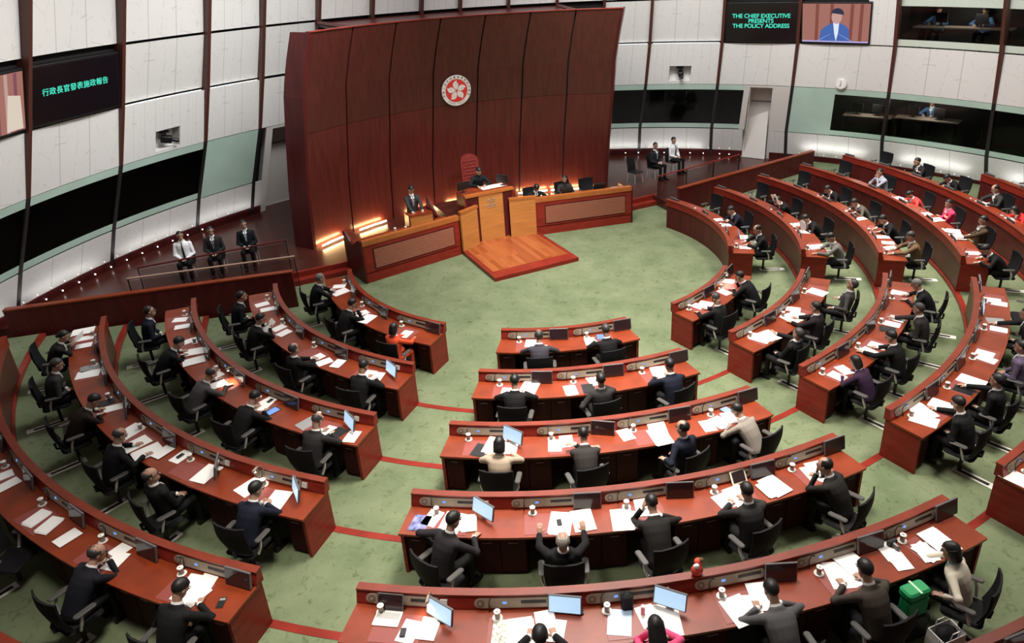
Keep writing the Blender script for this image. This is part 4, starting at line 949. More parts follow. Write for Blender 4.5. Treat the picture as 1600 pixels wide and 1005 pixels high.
for (s, r), its in ITEMS.items():
    n = NS[(s, r)]; by = {}
    for (t, phi, d) in its:
        k = min(range(n), key=lambda q: abs(seat_phi(s, r, q)-phi)); by.setdefault((k, t), []).append((phi, d))
    for (k, t), lst in by.items():
        sgn = -1   # decreasing bearing runs to the sitter's right
        lst.sort(key=lambda q: -q[0])
        for i, (phi, d) in enumerate(lst):
            nm = seat_name(s, r, k); m_ = len(lst)
            pos = '' if m_ == 1 else (('left ', 'right ') if m_ == 2 else ('left ', 'middle ', 'right '))[i] if m_ <= 3 else ['leftmost ', 'second ', 'third ', 'fourth ', 'fifth '][i]
            stack = .0046+.0035*i
            rz = random.uniform(-.35, .35) if s != 'C' else random.uniform(-.3, .2)
            mm = sframe(r, phi) @ Matrix.Translation((0, -min(max(d, .2), .50), .75+stack)) @ Matrix.Rotation(rz, 4, 'Z')
            if t == 'l': laptop(mm, 'white laptop with %s screen at %s' % ('dark' if s == 'C' else 'blue', nm), s == 'C'); continue
            if t == 'T':
                root = empty('tablet', mm); tag(root, 'white framed tablet propped upright at '+nm, 'tablet')
                b = MB(); T = Matrix.Rotation(rad(-35), 4, 'X'); b.rbox(-.13, .13, -.006, .006, 0, .20, .005, T); b.build('frame', M['cream'], root)
                b = MB(); b.box(-.105, .105, -.008, -.005, .02, .18, T); b.build('screen', M['screen_off'], root); continue
            nmk, mt, lab, grp, w_, h_ = KIND[t]; th = .003
            if t == 'p' and random.random() < .35: w_, h_ = .30, .42
            if t == 'p' and random.random() < .25: th = .010
            b = MB(); b.box(-w_/2, w_/2, -h_/2, h_/2, 0, th)
            if t == 'p' and th > .004: b.box(-w_/2+.02, w_/2+.015, -h_/2-.02, h_/2-.03, 0, .004)
            o = b.build(nmk, M[mt]); o.matrix_world = mm; tag(o, pos+lab+' at '+nm, lab.split()[-1], grp)
            if t == 't':
                b = MB(); b.box(-w_/2+.015, w_/2-.015, -h_/2+.02, h_/2-.02, th, th+.001); b.build('screen', M['screen_blue'] if s == 'L' or (s == 'C' and r == 1) else M['screen_on'], o)
            if t == 'n': b = MB(); b.box(-w_/2+.02, w_/2-.02, -h_/2+.02, h_/2-.02, th, th+.006); b.build('inner_cover', M['black'], o)
            if t == 'c':
                b = MB(); b.box(-.035, .035, .03, .065, th, th+.002); b.build('display', M['greybook'], o)
def phone(s, r, phi, d, label):
    root = empty('mobile_phone', sframe(r, phi) @ Matrix.Translation((0, -d, .767)) @ Matrix.Rotation(.1, 4, 'Z')); tag(root, label, 'phone')
    b = MB(); b.rbox(-.034, .034, -.062, .062, 0, .010, .012); b.build('body', M['black'], root); b = MB(); b.box(-.029, .029, -.045, .05, .010, .0108); b.build('screen', M['tv_black'], root)
phone('C', 4, -153.9, .45, 'black mobile phone on white sheet, second seat, fourth row')
phone('C', 5, -145.4, .50, 'black mobile phone on papers by the white laptop')
phone('L', 4, -119.9, .29, 'black mobile phone on white card, fourth row, left block')
phone('L', 3, -119.0, .24, 'black mobile phone on white card, third row, left block')
phone('C', 5, -154.7, .20, 'dark mobile phone by the console in the nearest centre row')
# reading lamps switched on at four places
def reading_lamp(s, r, phi, label, power):
    m = sframe(r, phi); root = empty('reading_lamp', m @ Matrix.Translation((0, -.10, .75))); tag(root, label, 'lamp', 'lit reading lamps')
    b = MB(); b.tube([(0, -.02, 0), (0, -.02, .22), (0, -.06, .30), (0, -.14, .32)], .007, 6); b.build('gooseneck', M['bronze'], root, True)
    b = MB(); b.tube([(0, -.13, .32), (0, -.20, .30)], [.018, .026], 10); b.build('head', M['bronze'], root, True)
    b = MB(); b.cyl((0, -.18), .018, .268, .274, 10); b.build('bulb', M['lamp'], root)
    l = bpy.data.lights.new('reading_light', 'SPOT'); l.energy = power; l.spot_size = rad(95); l.spot_blend = .8; l.color = (1, .93, .82); l.shadow_soft_size = .03
    lo = bpy.data.objects.new('reading_light', l); COL.objects.link(lo); lo.parent = root; lo.location = (0, -.19, .255)
reading_lamp('L', 3, -111.2, 'lit reading lamp before the grey suited member, third row, left block', 26)
reading_lamp('B1', 1, 151.0, 'lit reading lamp at second seat, front row, near right block', 16)
reading_lamp('C', 5, -146.6, 'lit reading lamp by white laptop, nearest centre row', 8)
reading_lamp('L', 4, -129.2, 'lit reading lamp by aisle end, fourth row, left block', 4)
# odd things on and under the desks
b = MB(); b.ell((0, 0, .07), .075, .06, .085, seg=14, rin=10); b.ell((.02, .03, .17), .05, .045, .05, seg=12, rin=8)
rt = empty('red_pouch', sframe(5, -161.4) @ Matrix.Translation((0, -.045, .95))); tag(rt, 'red and white soft pouch lying on the nearest centre desk screen', 'pouch'); b.build('body', mat('red_pouch_cloth', (.72, .07, .045), .7, noise=((18, 18, 18), .5, 2)), rt, True)
b = MB(); b.ell((-.03, -.045, .18), .04, .03, .035, seg=10, rin=8); b.build('white_patch', M['cloth_white'], rt, True); b = MB(); b.ell((.05, .02, .2), .035, .03, .03, seg=10, rin=8); b.build('brown_flap', cloth((.22, .12, .05)), rt, True)
rt = empty('magazine', sframe(6, -174.6) @ Matrix.Translation((0, -.36, .755)) @ Matrix.Rotation(.3, 4, 'Z')); tag(rt, 'red and white magazine on rear desk at bottom right corner', 'magazine')
b = MB(); b.box(-.16, .16, -.11, .11, 0, .012); b.build('pages', M['paper'], rt); b = MB(); b.box(-.16, .16, .02, .11, .012, .014); b.build('red_cover_band', mat('red_cover', (.6, .06, .04), .4), rt)
def bag(mtx, w_, d_, h_, mt, label, name='carrier_bag', fill=None, handles=True):
    root = empty(name, mtx); tag(root, label, 'bag'); b = MB()
    b.loft([[Vector((x*w_/2*q, y*d_/2*q, z)) for x, y in ((-1, -1), (1, -1), (1, 1), (-1, 1))] for z, q in ((0, .92), (.02, 1), (h_*.7, 1.03), (h_, 1.0), (h_, .95), (h_*.5, .93))]); b.build('body', mt, root)
    if handles:
        b = MB()
        for y in (-1, 1): b.tube([(-w_*.2, y*d_*.46, h_), (-w_*.15, y*d_*.46, h_+.09), (w_*.15, y*d_*.46, h_+.09), (w_*.2, y*d_*.46, h_)], .006, 6)
        b.build('handles', mt, root, True)
    if fill: b = MB(); b.ell((0, 0, h_*.9), w_*.42, d_*.42, .10, seg=12, rin=8); b.build('contents', fill, root, True)
green = mat('green_bag_paper', (.015, .42, .14), .5)
rt = empty('green_parcel', sframe(5, -172.3) @ Matrix.Translation((.06, -.86, .42))); tag(rt, 'bright green parcel tied with pale ribbon, nearest centre desk', 'parcel')
b = MB(); b.rbox(-.17, .17, -.10, .10, .22, .34, .05); b.rbox(-.16, .16, -.10, .06, -.05, .20, .02); b.build('wrapping', green, rt, True); b = MB(); b.box(-.015, .015, -.103, .103, .335, .345); b.build('ribbon', cloth((.5, .75, .5)), rt)
b = MB(); b.rbox(-.19, .19, -.14, .14, -.42, -.06, .02); b.build('supporting_box', M['black'], rt)
bag(sframe(5, -172.6) @ Matrix.Translation((.12, -1.28, .0)), .34, .24, .42, M['cloth_white'], 'white tote bag with dark contents on carpet, nearest centre row', fill=M['black_soft'])
bag(sframe(3, -169.3) @ Matrix.Translation((-.15, -.72, .0)), .18, .10, .24, mat('red_bag', (.50, .02, .02), .5), 'small red bag on carpet under centre third row desk')
b = MB(); b.rbox(-.07, .07, -.06, .06, 0, .20, .03); rt = empty('black_bag', sframe(5, -158.4) @ Matrix.Translation((-.25, -.20, .75))); tag(rt, 'small black bag standing by console, nearest centre desk', 'bag'); b.build('body', M['black_soft'], rt, True)
b = MB(); b.tube([(-.05, 0, .19), (-.03, 0, .25), (.03, 0, .25), (.05, 0, .19)], .006, 6); b.build('handle', M['black'], rt, True)
rt = empty('water_bottle', sframe(5, -158.0) @ Matrix.Translation((0, -.33, .755))); tag(rt, 'small pink bottle beside the blue folder', 'bottle'); b = MB(); b.cyl((0, 0), .026, 0, .10, 14); b.build('body', mat('pink_bottle', (.62, .10, .16), .3), rt, True); b = MB(); b.cyl((0, 0), .024, .10, .13, 14); b.build('cap', mat('pink_cap', (.85, .45, .5), .3), rt, True)
rt = empty('camera', sframe(5, -173.7) @ Matrix.Translation((0, -.22, .757))); tag(rt, 'black camera lying by the console, nearest centre desk', 'camera'); b = MB(); b.rbox(-.07, .07, -.03, .03, 0, .08, .015); b.build('body', M['black'], rt, True); b = MB(); b.tube([(0, -.03, .04), (0, -.10, .04)], .032, 12); b.build('lens', M['bezel'], rt, True)
rt = empty('hand_fan', sframe(2, 117.3) @ Matrix.Translation((.05, -.40, .76))); tag(rt, 'round pale hand fan upright on desk, second row, far right block', 'fan')
T = Matrix.Translation((0, 0, .20)) @ Matrix.Rotation(PI/2-.2, 4, 'X') @ Matrix.Rotation(.3, 4, 'Y'); b = MB(); b.cyl((0, 0), .15, -.004, .004, 24, m=T); b.build('blade', M['cloth_white'], rt); b = MB(); b.tube([(0, 0, .0), (0, 0, .06)], .012, 8); b.build('handle', M['cream'], rt, True)
# podium papers and cups
dz = 1.045
sheet(-3.45, 2.55, dz, .34, .24, .2, 'white paper on left podium bench near the curved end', group=None)
sheet(-3.05, 2.62, dz, .50, .24, .2, 'wide white papers on left podium bench beside the lectern')
sheet(-1.66, 2.95, dz, .30, .22, .2, 'white paper on left podium bench beside the wing screen')
sheet(1.75, 2.92, dz, .55, .26, -.15, 'white papers before the man clerk on right podium bench')
sheet(2.9, 2.70, dz, .50, .26, -.2, 'white papers before the woman clerk on right podium bench')
rt = empty('paper_box', Matrix.Translation((3.98, 2.35, dz)) @ Matrix.Rotation(-.2, 4, 'Z')); tag(rt, 'white tissue box on right end of podium bench', 'box'); b = MB(); b.rbox(-.13, .13, -.07, .07, 0, .12, .01); b.build('carton', M['paper'], rt); b = MB(); b.ell((0, 0, .125), .05, .03, .02, seg=8, rin=6); b.build('tissue', M['cloth_white'], rt, True)
def side_monitor(x, y, z, yaw, label):
    root = empty('desk_monitor', Matrix.Translation((x, y, z)) @ Matrix.Rotation(yaw, 4, 'Z')); tag(root, label, 'monitor')
    b = MB(); b.rbox(-.20, .20, -.015, .015, .10, .36, .006, Matrix.Rotation(rad(10), 4, 'X')); b.build('casing', M['black'], root)
    b = MB(); b.box(-.185, .185, .014, .019, .115, .345, Matrix.Rotation(rad(10), 4, 'X')); b.build('screen', M['screen_off'], root)
    b = MB(); b.tube([(0, 0, .15), (0, .01, .01)], .015, 8); b.rbox(-.08, .08, -.06, .06, 0, .012, .02); b.build('stand', M['black'], root)
side_monitor(-.88, 3.30, 1.64, .15, 'black monitor back on left of president podium desk'); side_monitor(.46, 3.30, 1.64, -.7, 'black monitor edge on right of president podium desk')
side_monitor(2.35, 2.62, dz, -.2, 'black monitor between the clerks on right podium bench'); side_monitor(3.45, 2.45, dz, -.25, 'black monitor before the empty chair on right podium bench')
for i, (x, y, lab) in enumerate(((-2.95, 2.72, 'lidded cup nearest lectern on left podium bench'), (-3.25, 2.78, 'lidded cup behind papers on left podium bench'), (1.45, 2.85, 'lidded cup left of man clerk on right podium bench'))):
    place(cup0, Matrix.Translation((x, y, dz)), lab, 'cup', 'tea cups on the desks')
# ------------------------------------------------------------ people
# local frame: x to the person's right, y forwards, z up, origin on the floor below the hips
pend = []      # meshes waiting for the voxel union
def unify(b, voxel, name, mt, smooth=2):
    me = b.mesh(name, mt); o = bpy.data.objects.new('tmp', me); COL.objects.link(o)
    r = o.modifiers.new('r', 'REMESH'); r.mode = 'VOXEL'; r.voxel_size = voxel; r.use_smooth_shade = True
    if smooth: s_ = o.modifiers.new('s', 'SMOOTH'); s_.iterations = smooth; s_.factor = .5
    pend.append((o, name, mt)); return o
def ellring(c, rx, ry, X, Y, n=14):
    return [c+X*(rx*math.cos(2*PI*k/n))+Y*(ry*math.sin(2*PI*k/n)) for k in range(n)]
def hand(b, wv, f, up, curl=.35, side=1):
    f = f.normalized(); l = f.cross(up); l = l.normalized() if l.length > 1e-3 else Vector((1, 0, 0)); n = l.cross(f).normalized()
    l = l*side    # towards the thumb
    rings = []
    for t, w_, h_ in ((-.01, .024, .019), (.02, .034, .017), (.05, .041, .016), (.085, .040, .014)):
        rings.append(ellring(wv+f*t, w_, h_, l, n, 10))
    b.loft(rings)
    for i, (o_, L) in enumerate(((.031, .066), (.011, .078), (-.010, .073), (-.030, .056))):
        d = (f+l*o_*5.0).normalized(); p0 = wv+f*.078+l*o_; d1 = (d-n*curl*.5).normalized(); d2 = (d-n*curl*1.5).normalized()
        p1 = p0+d1*L*.52; b.tube([p0, p1, p1+d2*L*.5], [.0098, .0090, .0078], 7)
    t0 = wv+f*.022+l*.026; t1 = t0+(f*.55+l*.80-n*.2).normalized()*.036; b.tube([t0, t1, t1+(f*.9+l*.35-n*.25).normalized()*.032], [.012, .0105, .009], 7)
def ik(S, W, a, c, pole):
    d = W-S; L = min(d.length, (a+c)*.995); u = d.normalized(); x = (a*a-c*c+L*L)/(2*L); h = math.sqrt(max(0, a*a-x*x))
    p = pole-u*pole.dot(u); p = p.normalized() if p.length > 1e-4 else Vector((1, 0, 0)); return S+u*x+p*h, S+u*L
PCACHE = {}
def arm_target(kind, sd, H, S, stand, lean):
    up = Vector((0, 0, 1)); z = .79
    if stand: z = 1.08
    T = {'desk': ((sd*.15, .50, z), (-sd*.25, 1, -.1)), 'write': ((sd*.10, .47, z), (-sd*.55, .9, -.1)), 'clasp': ((sd*.045, .44, z+.02), (-sd*.8, .6, .1)), 'lap': ((sd*.07, .24, .62), (-sd*.7, .8, -.1)),
         'reach': ((sd*.20, .62, z), (-sd*.05, 1, -.05)), 'rest': ((sd*.29, .14, .70), (0, 1, -.1)), 'hold': ((sd*.13, .42, .93), (-sd*.3, .8, .5)), 'wide': ((sd*.30, .44, z), (0, 1, .0)), 'up': ((sd*.30, .40, .84), (-sd*.1, .6, .75)),
         'fold': ((-sd*.13, .20+lean*.45, .83+.05*sd), (-sd*1, .15, .1)), 'side': ((sd*.27, .05, .78), (0, .15, -1))}
    if kind == 'face': return H+Vector((sd*.035, .085, -.125))-Vector((0, .0, .05)), Vector((-sd*.25, .1, 1)), Vector((0, 1, 0))
    if kind == 'ear': return H+Vector((sd*.12, .03, -.10)), Vector((-sd*.2, -.1, 1)), Vector((sd, 0, 0))
    p, f = T[kind]; return Vector(p), Vector(f), up
def pose_meshes(lean, aL, aR, hy, hp, stand, coat, skirt=False):
    key = (round(lean, 1), aL, aR, hy, hp, stand, coat)
    if key in PCACHE: return PCACHE[key]
    lean = key[0]; hz = .93 if stand else .49
    P0 = Vector((0, 0, hz)); sdir = Vector((0, math.sin(lean), math.cos(lean))); X = Vector((1, 0, 0)); Yt = sdir.cross(X)*-1 if sdir.cross(X).y < 0 else sdir.cross(X)
    def sp(t): 
        t *= 1.11
        bend = .03*math.sin(PI*min(1, t/.5)); return P0+sdir*t-Yt*bend*(1 if lean > .15 else .2)
    prof = [(-.07, .155, .105), (.0, .172, .122), (.10, .160, .115), (.22, .165, .120), (.34, .185, .125), (.42, .188, .115), (.465, .150, .092), (.50, .075, .065)]
    def torso(b, gx, gy, t0=-1, t1=9, bot=0):
        b.loft([ellring(sp(t)-Vector((0, 0, 0)), w_+gx, d_+gy, X, Yt) for t, w_, d_ in prof if t0 <= t <= t1])
    sh = {s_: sp(.425)+X*(s_*.178) for s_ in (-1, 1)}
    nk = sp(.49); hc = sp(.655)+Vector((0, .02, 0)); hr = Matrix.Rotation(rad(-hy), 3, 'Z') @ Matrix.Rotation(rad(-hp)-lean*.45, 3, 'X')
    Mh = hr.to_4x4() @ Matrix.Scale(1.10, 4); Mh.translation = hc
    arms = {}
    for s_, kd in ((-1, aL), (1, aR)):
        W, f, up = arm_target(kd, s_, hc, sh[s_], stand, lean)
        pole = Vector((s_*.75, -.35, -.7)) if kd in ('lap', 'rest', 'side', 'fold') else Vector((s_*.8, -.06, -.30)) if kd not in ('face', 'ear') else Vector((s_*.5, .5, -.9))
        el, W = ik(sh[s_], W, .285, .255, pole); arms[s_] = (sh[s_], el, W, f, up)
    if stand: legs = {s_: [P0+Vector((s_*.095, 0, -.02)), Vector((s_*.10, .015, .49)), Vector((s_*.105, -.02, .09))] for s_ in (-1, 1)}
    else: legs = {s_: [P0+Vector((s_*.095, .0, -.005)), Vector((s_*.125, .40, .505)), Vector((s_*.12, .41, .09))] for s_ in (-1, 1)}
    b = MB(); torso(b, -.015, -.015)       # the body: one continuous skin
    b.tube([sp(.46), sp(.53), hc+hr @ Vector((0, -.02, -.05))], [.062, .057, .055], 12)
    b.ell((0, -.006, .030), .073, .093, .088, Mh, 18, 14); b.ell((0, .022, -.038), .057, .068, .082, Mh, 14, 12)
    b.tube([Mh @ Vector((0, .088, .018)), Mh @ Vector((0, .108, -.018))], [.008, .013], 8); b.ell((0, .082, -.062), .022, .012, .010, Mh, 8, 6)
    for s_ in (-1, 1):
        b.ell((s_*.075, -.008, .0), .010, .020, .031, Mh, 8, 8)
        S, el, W, f, up = arms[s_]; b.tube([S, el, W], [.046, .038, .027], 10); hand(b, W+(W-el).normalized()*.005, f, up, .35, -s_)
        L = legs[s_]; b.tube(L, [.074, .052, .036], 10); b.tube([L[2]+Vector((0, -.03, -.04)), L[2]+Vector((0, .14, -.06))], [.035, .028], 8)
    body = unify(b, .0085, 'body', M['skin'], 1)
    b = MB()                                # jacket or shirt
    torso(b, .014, .016, -1 if not stand else -.08, .47); b.loft([ellring(sp(t)-Yt*dy, w_, d_, X, Yt) for t, w_, d_, dy in ((.44, .155, .098, 0), (.475, .125, .088, .004), (.505, .092, .078, .008), (.525, .080, .066, .014))])
    if stand or lean < .5: b.loft([ellring(sp(t), w_, d_, X, Yt) for t, w_, d_ in ((-.13, .188, .135), (-.02, .190, .140), (.1, .178, .132))]) if stand else None
    for s_ in (-1, 1):
        S, el, W, f, up = arms[s_]; ew = el+(W-el)*.93; b.tube([S-X*(s_*.05)+sdir*.01, S, el, ew], [.060, .064, .054, .043], 12); b.ell(el, .056, .056, .056, None, 12, 10); b.ell(S, .068, .066, .066, None, 12, 10)
    jacket = unify(b, .015, coat, None, 3)
    b = MB()
    for s_ in (-1, 1):
        L = legs[s_]; b.tube(L, [.094, .070, .052], 10); b.ell(L[1], .070, .070, .070, None, 10, 8)
    b.ell(P0+Vector((0, -.01, .0)), .180, .125, .10, None, 14, 8)
    trousers = unify(b, .016, 'trousers', None, 2)
    b = MB()
    for s_ in (-1, 1):
        a = legs[s_][2]; b.loft([[Vector((a.x+u*w_, a.y+y, z)) for u, z in ((-1, .0), (1, .0), (1, .03), (.7, h_), (-.7, h_), (-1, .03))] for y, w_, h_ in ((-.085, .030, .08), (-.03, .038, .10), (.06, .042, .075), (.14, .044, .055), (.19, .028, .035))])
    shoes = b.mesh('shoes', M['shoe'], True)
    b = MB(); cuffs = []                    # collar, shirt front, cuffs
    c0 = sp(.490); c1 = sp(.545)
    b.loft([ellring(c0, .086, .075, X, Yt), ellring(c1, .065, .062, X, Yt), ellring(c1, .060, .058, X, Yt)])
    def front(t):
        for i in range(len(prof)-1):
            if prof[i][0] <= t <= prof[i+1][0]:
                q = (t-prof[i][0])/(prof[i+1][0]-prof[i][0]); return prof[i][2]+(prof[i+1][2]-prof[i][2])*q
        return .065
    def strip(b, tab, lift, th=.006):
        b.loft([[sp(t)+Yt*(front(t)+lift+dy)+X*(u*w_) for u, dy in ((-1, -.01), (1, -.01), (1, 0), (0, th), (-1, 0))] for t, w_ in tab])
    strip(b, [(.490, .048), (.44, .050), (.38, .040), (.30, .026), (.22, .008)], .012)
    for s_ in (-1, 1):
        S, el, W, f, up = arms[s_]; d = (W-el).normalized(); cuff = MB(); cuff.tube([W-d*.022, W+d*.008], [.036, .035], 10); cuffs.append(cuff.mesh('shirt_cuff', M['cloth_white'], True))
    shirt = b.mesh('shirt', M['cloth_white'], True)
    b = MB(); strip(b, [(.492, .016), (.475, .018), (.46, .013), (.38, .022), (.30, .026), (.24, .020)] if coat != 'shirt' else [(.492, .016), (.475, .018), (.46, .013), (.36, .024), (.20, .030), (.06, .032), (.03, .006)], .018 if coat != 'shirt' else .024); tie = b.mesh('tie', None, True)
    PCACHE[key] = dict(body=body, jacket=jacket, trousers=trousers, shoes=shoes, shirt=shirt, tie=tie, head=Mh, cuffs=cuffs)
    return PCACHE[key]
def make_hair():
    H = {}
    def shell(fn, nm, extra=None):
        b = MB(); b.ell((0, -.010, .034), .080, .101, .095, None, 28, 20, lambda d: fn(d)*(1+.022*math.sin(9*d.x+4*d.z)*math.sin(11*d.y+2)+.012*math.sin(23*d.x)*math.sin(19*d.z)))
        if extra: extra(b)
        H[nm] = b.mesh('hair', None, True)
    def keep(th_f, th_b, top=2, temple=9):
        def fn(d):
            th = th_b+(th_f-th_b)*max(0, min(1, (d.y+.6)/1.3)); k = 1.0 if d.z > th and d.z < top else .86
            return k
        return fn
    shell(keep(.42, -.72), 'short'); shell(keep(.62, -.72), 'receding')
    def bald(d): return 1.0 if (-.5 < d.z < .42+(.15 if d.y < -.2 else 0) and d.y < .25) else .86
    def balding(d): return 1.0 if (d.z > -.5 and d.y < .30 and not (d.z > .72 and d.y > -.45)) else .86
    shell(bald, 'bald'); shell(balding, 'balding')
    def bob(b): b.loft([ellring(Vector((0, y, z)), w_, d_, Vector((1, 0, 0)), Vector((0, 1, 0)), 16) for z, w_, d_, y in ((-.115, .070, .045, -.050), (-.10, .088, .060, -.048), (-.02, .092, .078, -.034), (.06, .086, .085, -.02))])
    def long(b): b.loft([ellring(Vector((0, y, z)), w_, d_, Vector((1, 0, 0)), Vector((0, 1, 0)), 16) for z, w_, d_, y in ((-.30, .060, .022, -.10), (-.27, .090, .036, -.095), (-.12, .100, .055, -.070), (0, .092, .078, -.038), (.06, .086, .085, -.02))])
    shell(keep(.45, -.7), 'bob', bob); shell(keep(.45, -.7), 'long', long)
    def bun(b): b.ell((0, -.105, -.01), .038, .034, .038, None, 12, 8)
    shell(keep(.42, -.72), 'bun', bun); return H
HAIR = make_hair()
b = MB()
for s_ in (-1, 1): b.ell((s_*.030, .086, .014), .013, .010, .008, None, 8, 6); b.box(s_*.030-.016, s_*.030+.016, .086, .097, .032, .037)
EYES = b.mesh('eyes', M['eye'], True)
b = MB(); b.ell((0, .092, -.062), .021, .006, .006, None, 8, 6); MOUTH = b.mesh('mouth', M['lip'], True)
b = MB()
for s_ in (-1, 1):
    q = [(s_*.032+.024*math.cos(a), .103, .013+.018*math.sin(a)) for a in [2*PI*k/10 for k in range(11)]]; b.tube(q, .0022, 5); b.tube([(s_*.056, .10, .016), (s_*.078, 0, .012)], .0022, 5)
GLASSES = b.mesh('glasses', M['black'], True)
people = []
def person(mtx, label, jacket, hair='short', hcol=(.010, .009, .009), lean=.1, aL='desk', aR='desk', hy=0, hp=0, trousers=(.012, .012, .014), stand=False, coat='jacket', tie=(.05, .03, .06), glasses=False, scale=1.0, shirtcol=None, group=None):
    pm = pose_meshes(lean, aL, aR, hy, hp, stand, coat)
    root = empty('person', mtx @ Matrix.Scale(scale, 4)); tag(root, label, 'person', group)
    people.append((root, pm, jacket, hair, hcol, trousers, coat, tie, glasses, shirtcol))
def finish_people():
    bpy.context.view_layer.update(); dg = bpy.context.evaluated_depsgraph_get(); got = {}
    for o, nm, mt in pend:
        me = bpy.data.meshes.new_from_object(o.evaluated_get(dg)); me.name = nm; me.materials.clear(); me.materials.append(mt)
        me.polygons.foreach_set('use_smooth', [True]*len(me.polygons)); got[o.name] = me
    names = {id(p[0]): p[0].name for p in pend}
    res = {p[0].name: got[p[0].name] for p in pend}
    for (root, pm, jc, hair, hcol, tr, coat, tie, gl, shc) in people:
        def ob(nm, me, mt=None, mtx=None):
            o = link(nm, me, root, mtx=mtx)
            if mt is not None:
                if not me.materials: me.materials.append(None)
                o.material_slots[0].link = 'OBJECT'; o.material_slots[0].material = mt
            return o
        ob('body', res[pm['body'].name]); ob(coat, res[pm['jacket'].name], cloth(jc)); ob('trousers', res[pm['trousers'].name], cloth(tr)); ob('shoes', pm['shoes'])
        ob('shirt', pm['shirt'], cloth(shc) if shc else M['cloth_white'])
        if coat == 'jacket' and tie:
            for cf in pm['cuffs']: ob('shirt_cuff', cf)
        if tie: ob('tie', pm['tie'], cloth(tie))
        ob('hair', HAIR[hair], hairmat(hcol), pm['head']); ob('eyes', EYES, None, pm['head']); ob('mouth', MOUTH, None, pm['head'])
        if gl: ob('glasses', GLASSES, None, pm['head'])
    for o, nm, mt in pend: bpy.data.objects.remove(o)
BLK, NAVY, CHAR, GREY, BROWN, TAN = (.014, .014, .016), (.016, .020, .042), (.040, .038, .040), (.10, .095, .095), (.045, .028, .018), (.20, .125, .065)
GH, BH, DG = (.20, .19, .18), (.010, .009, .009), (.05, .045, .045)
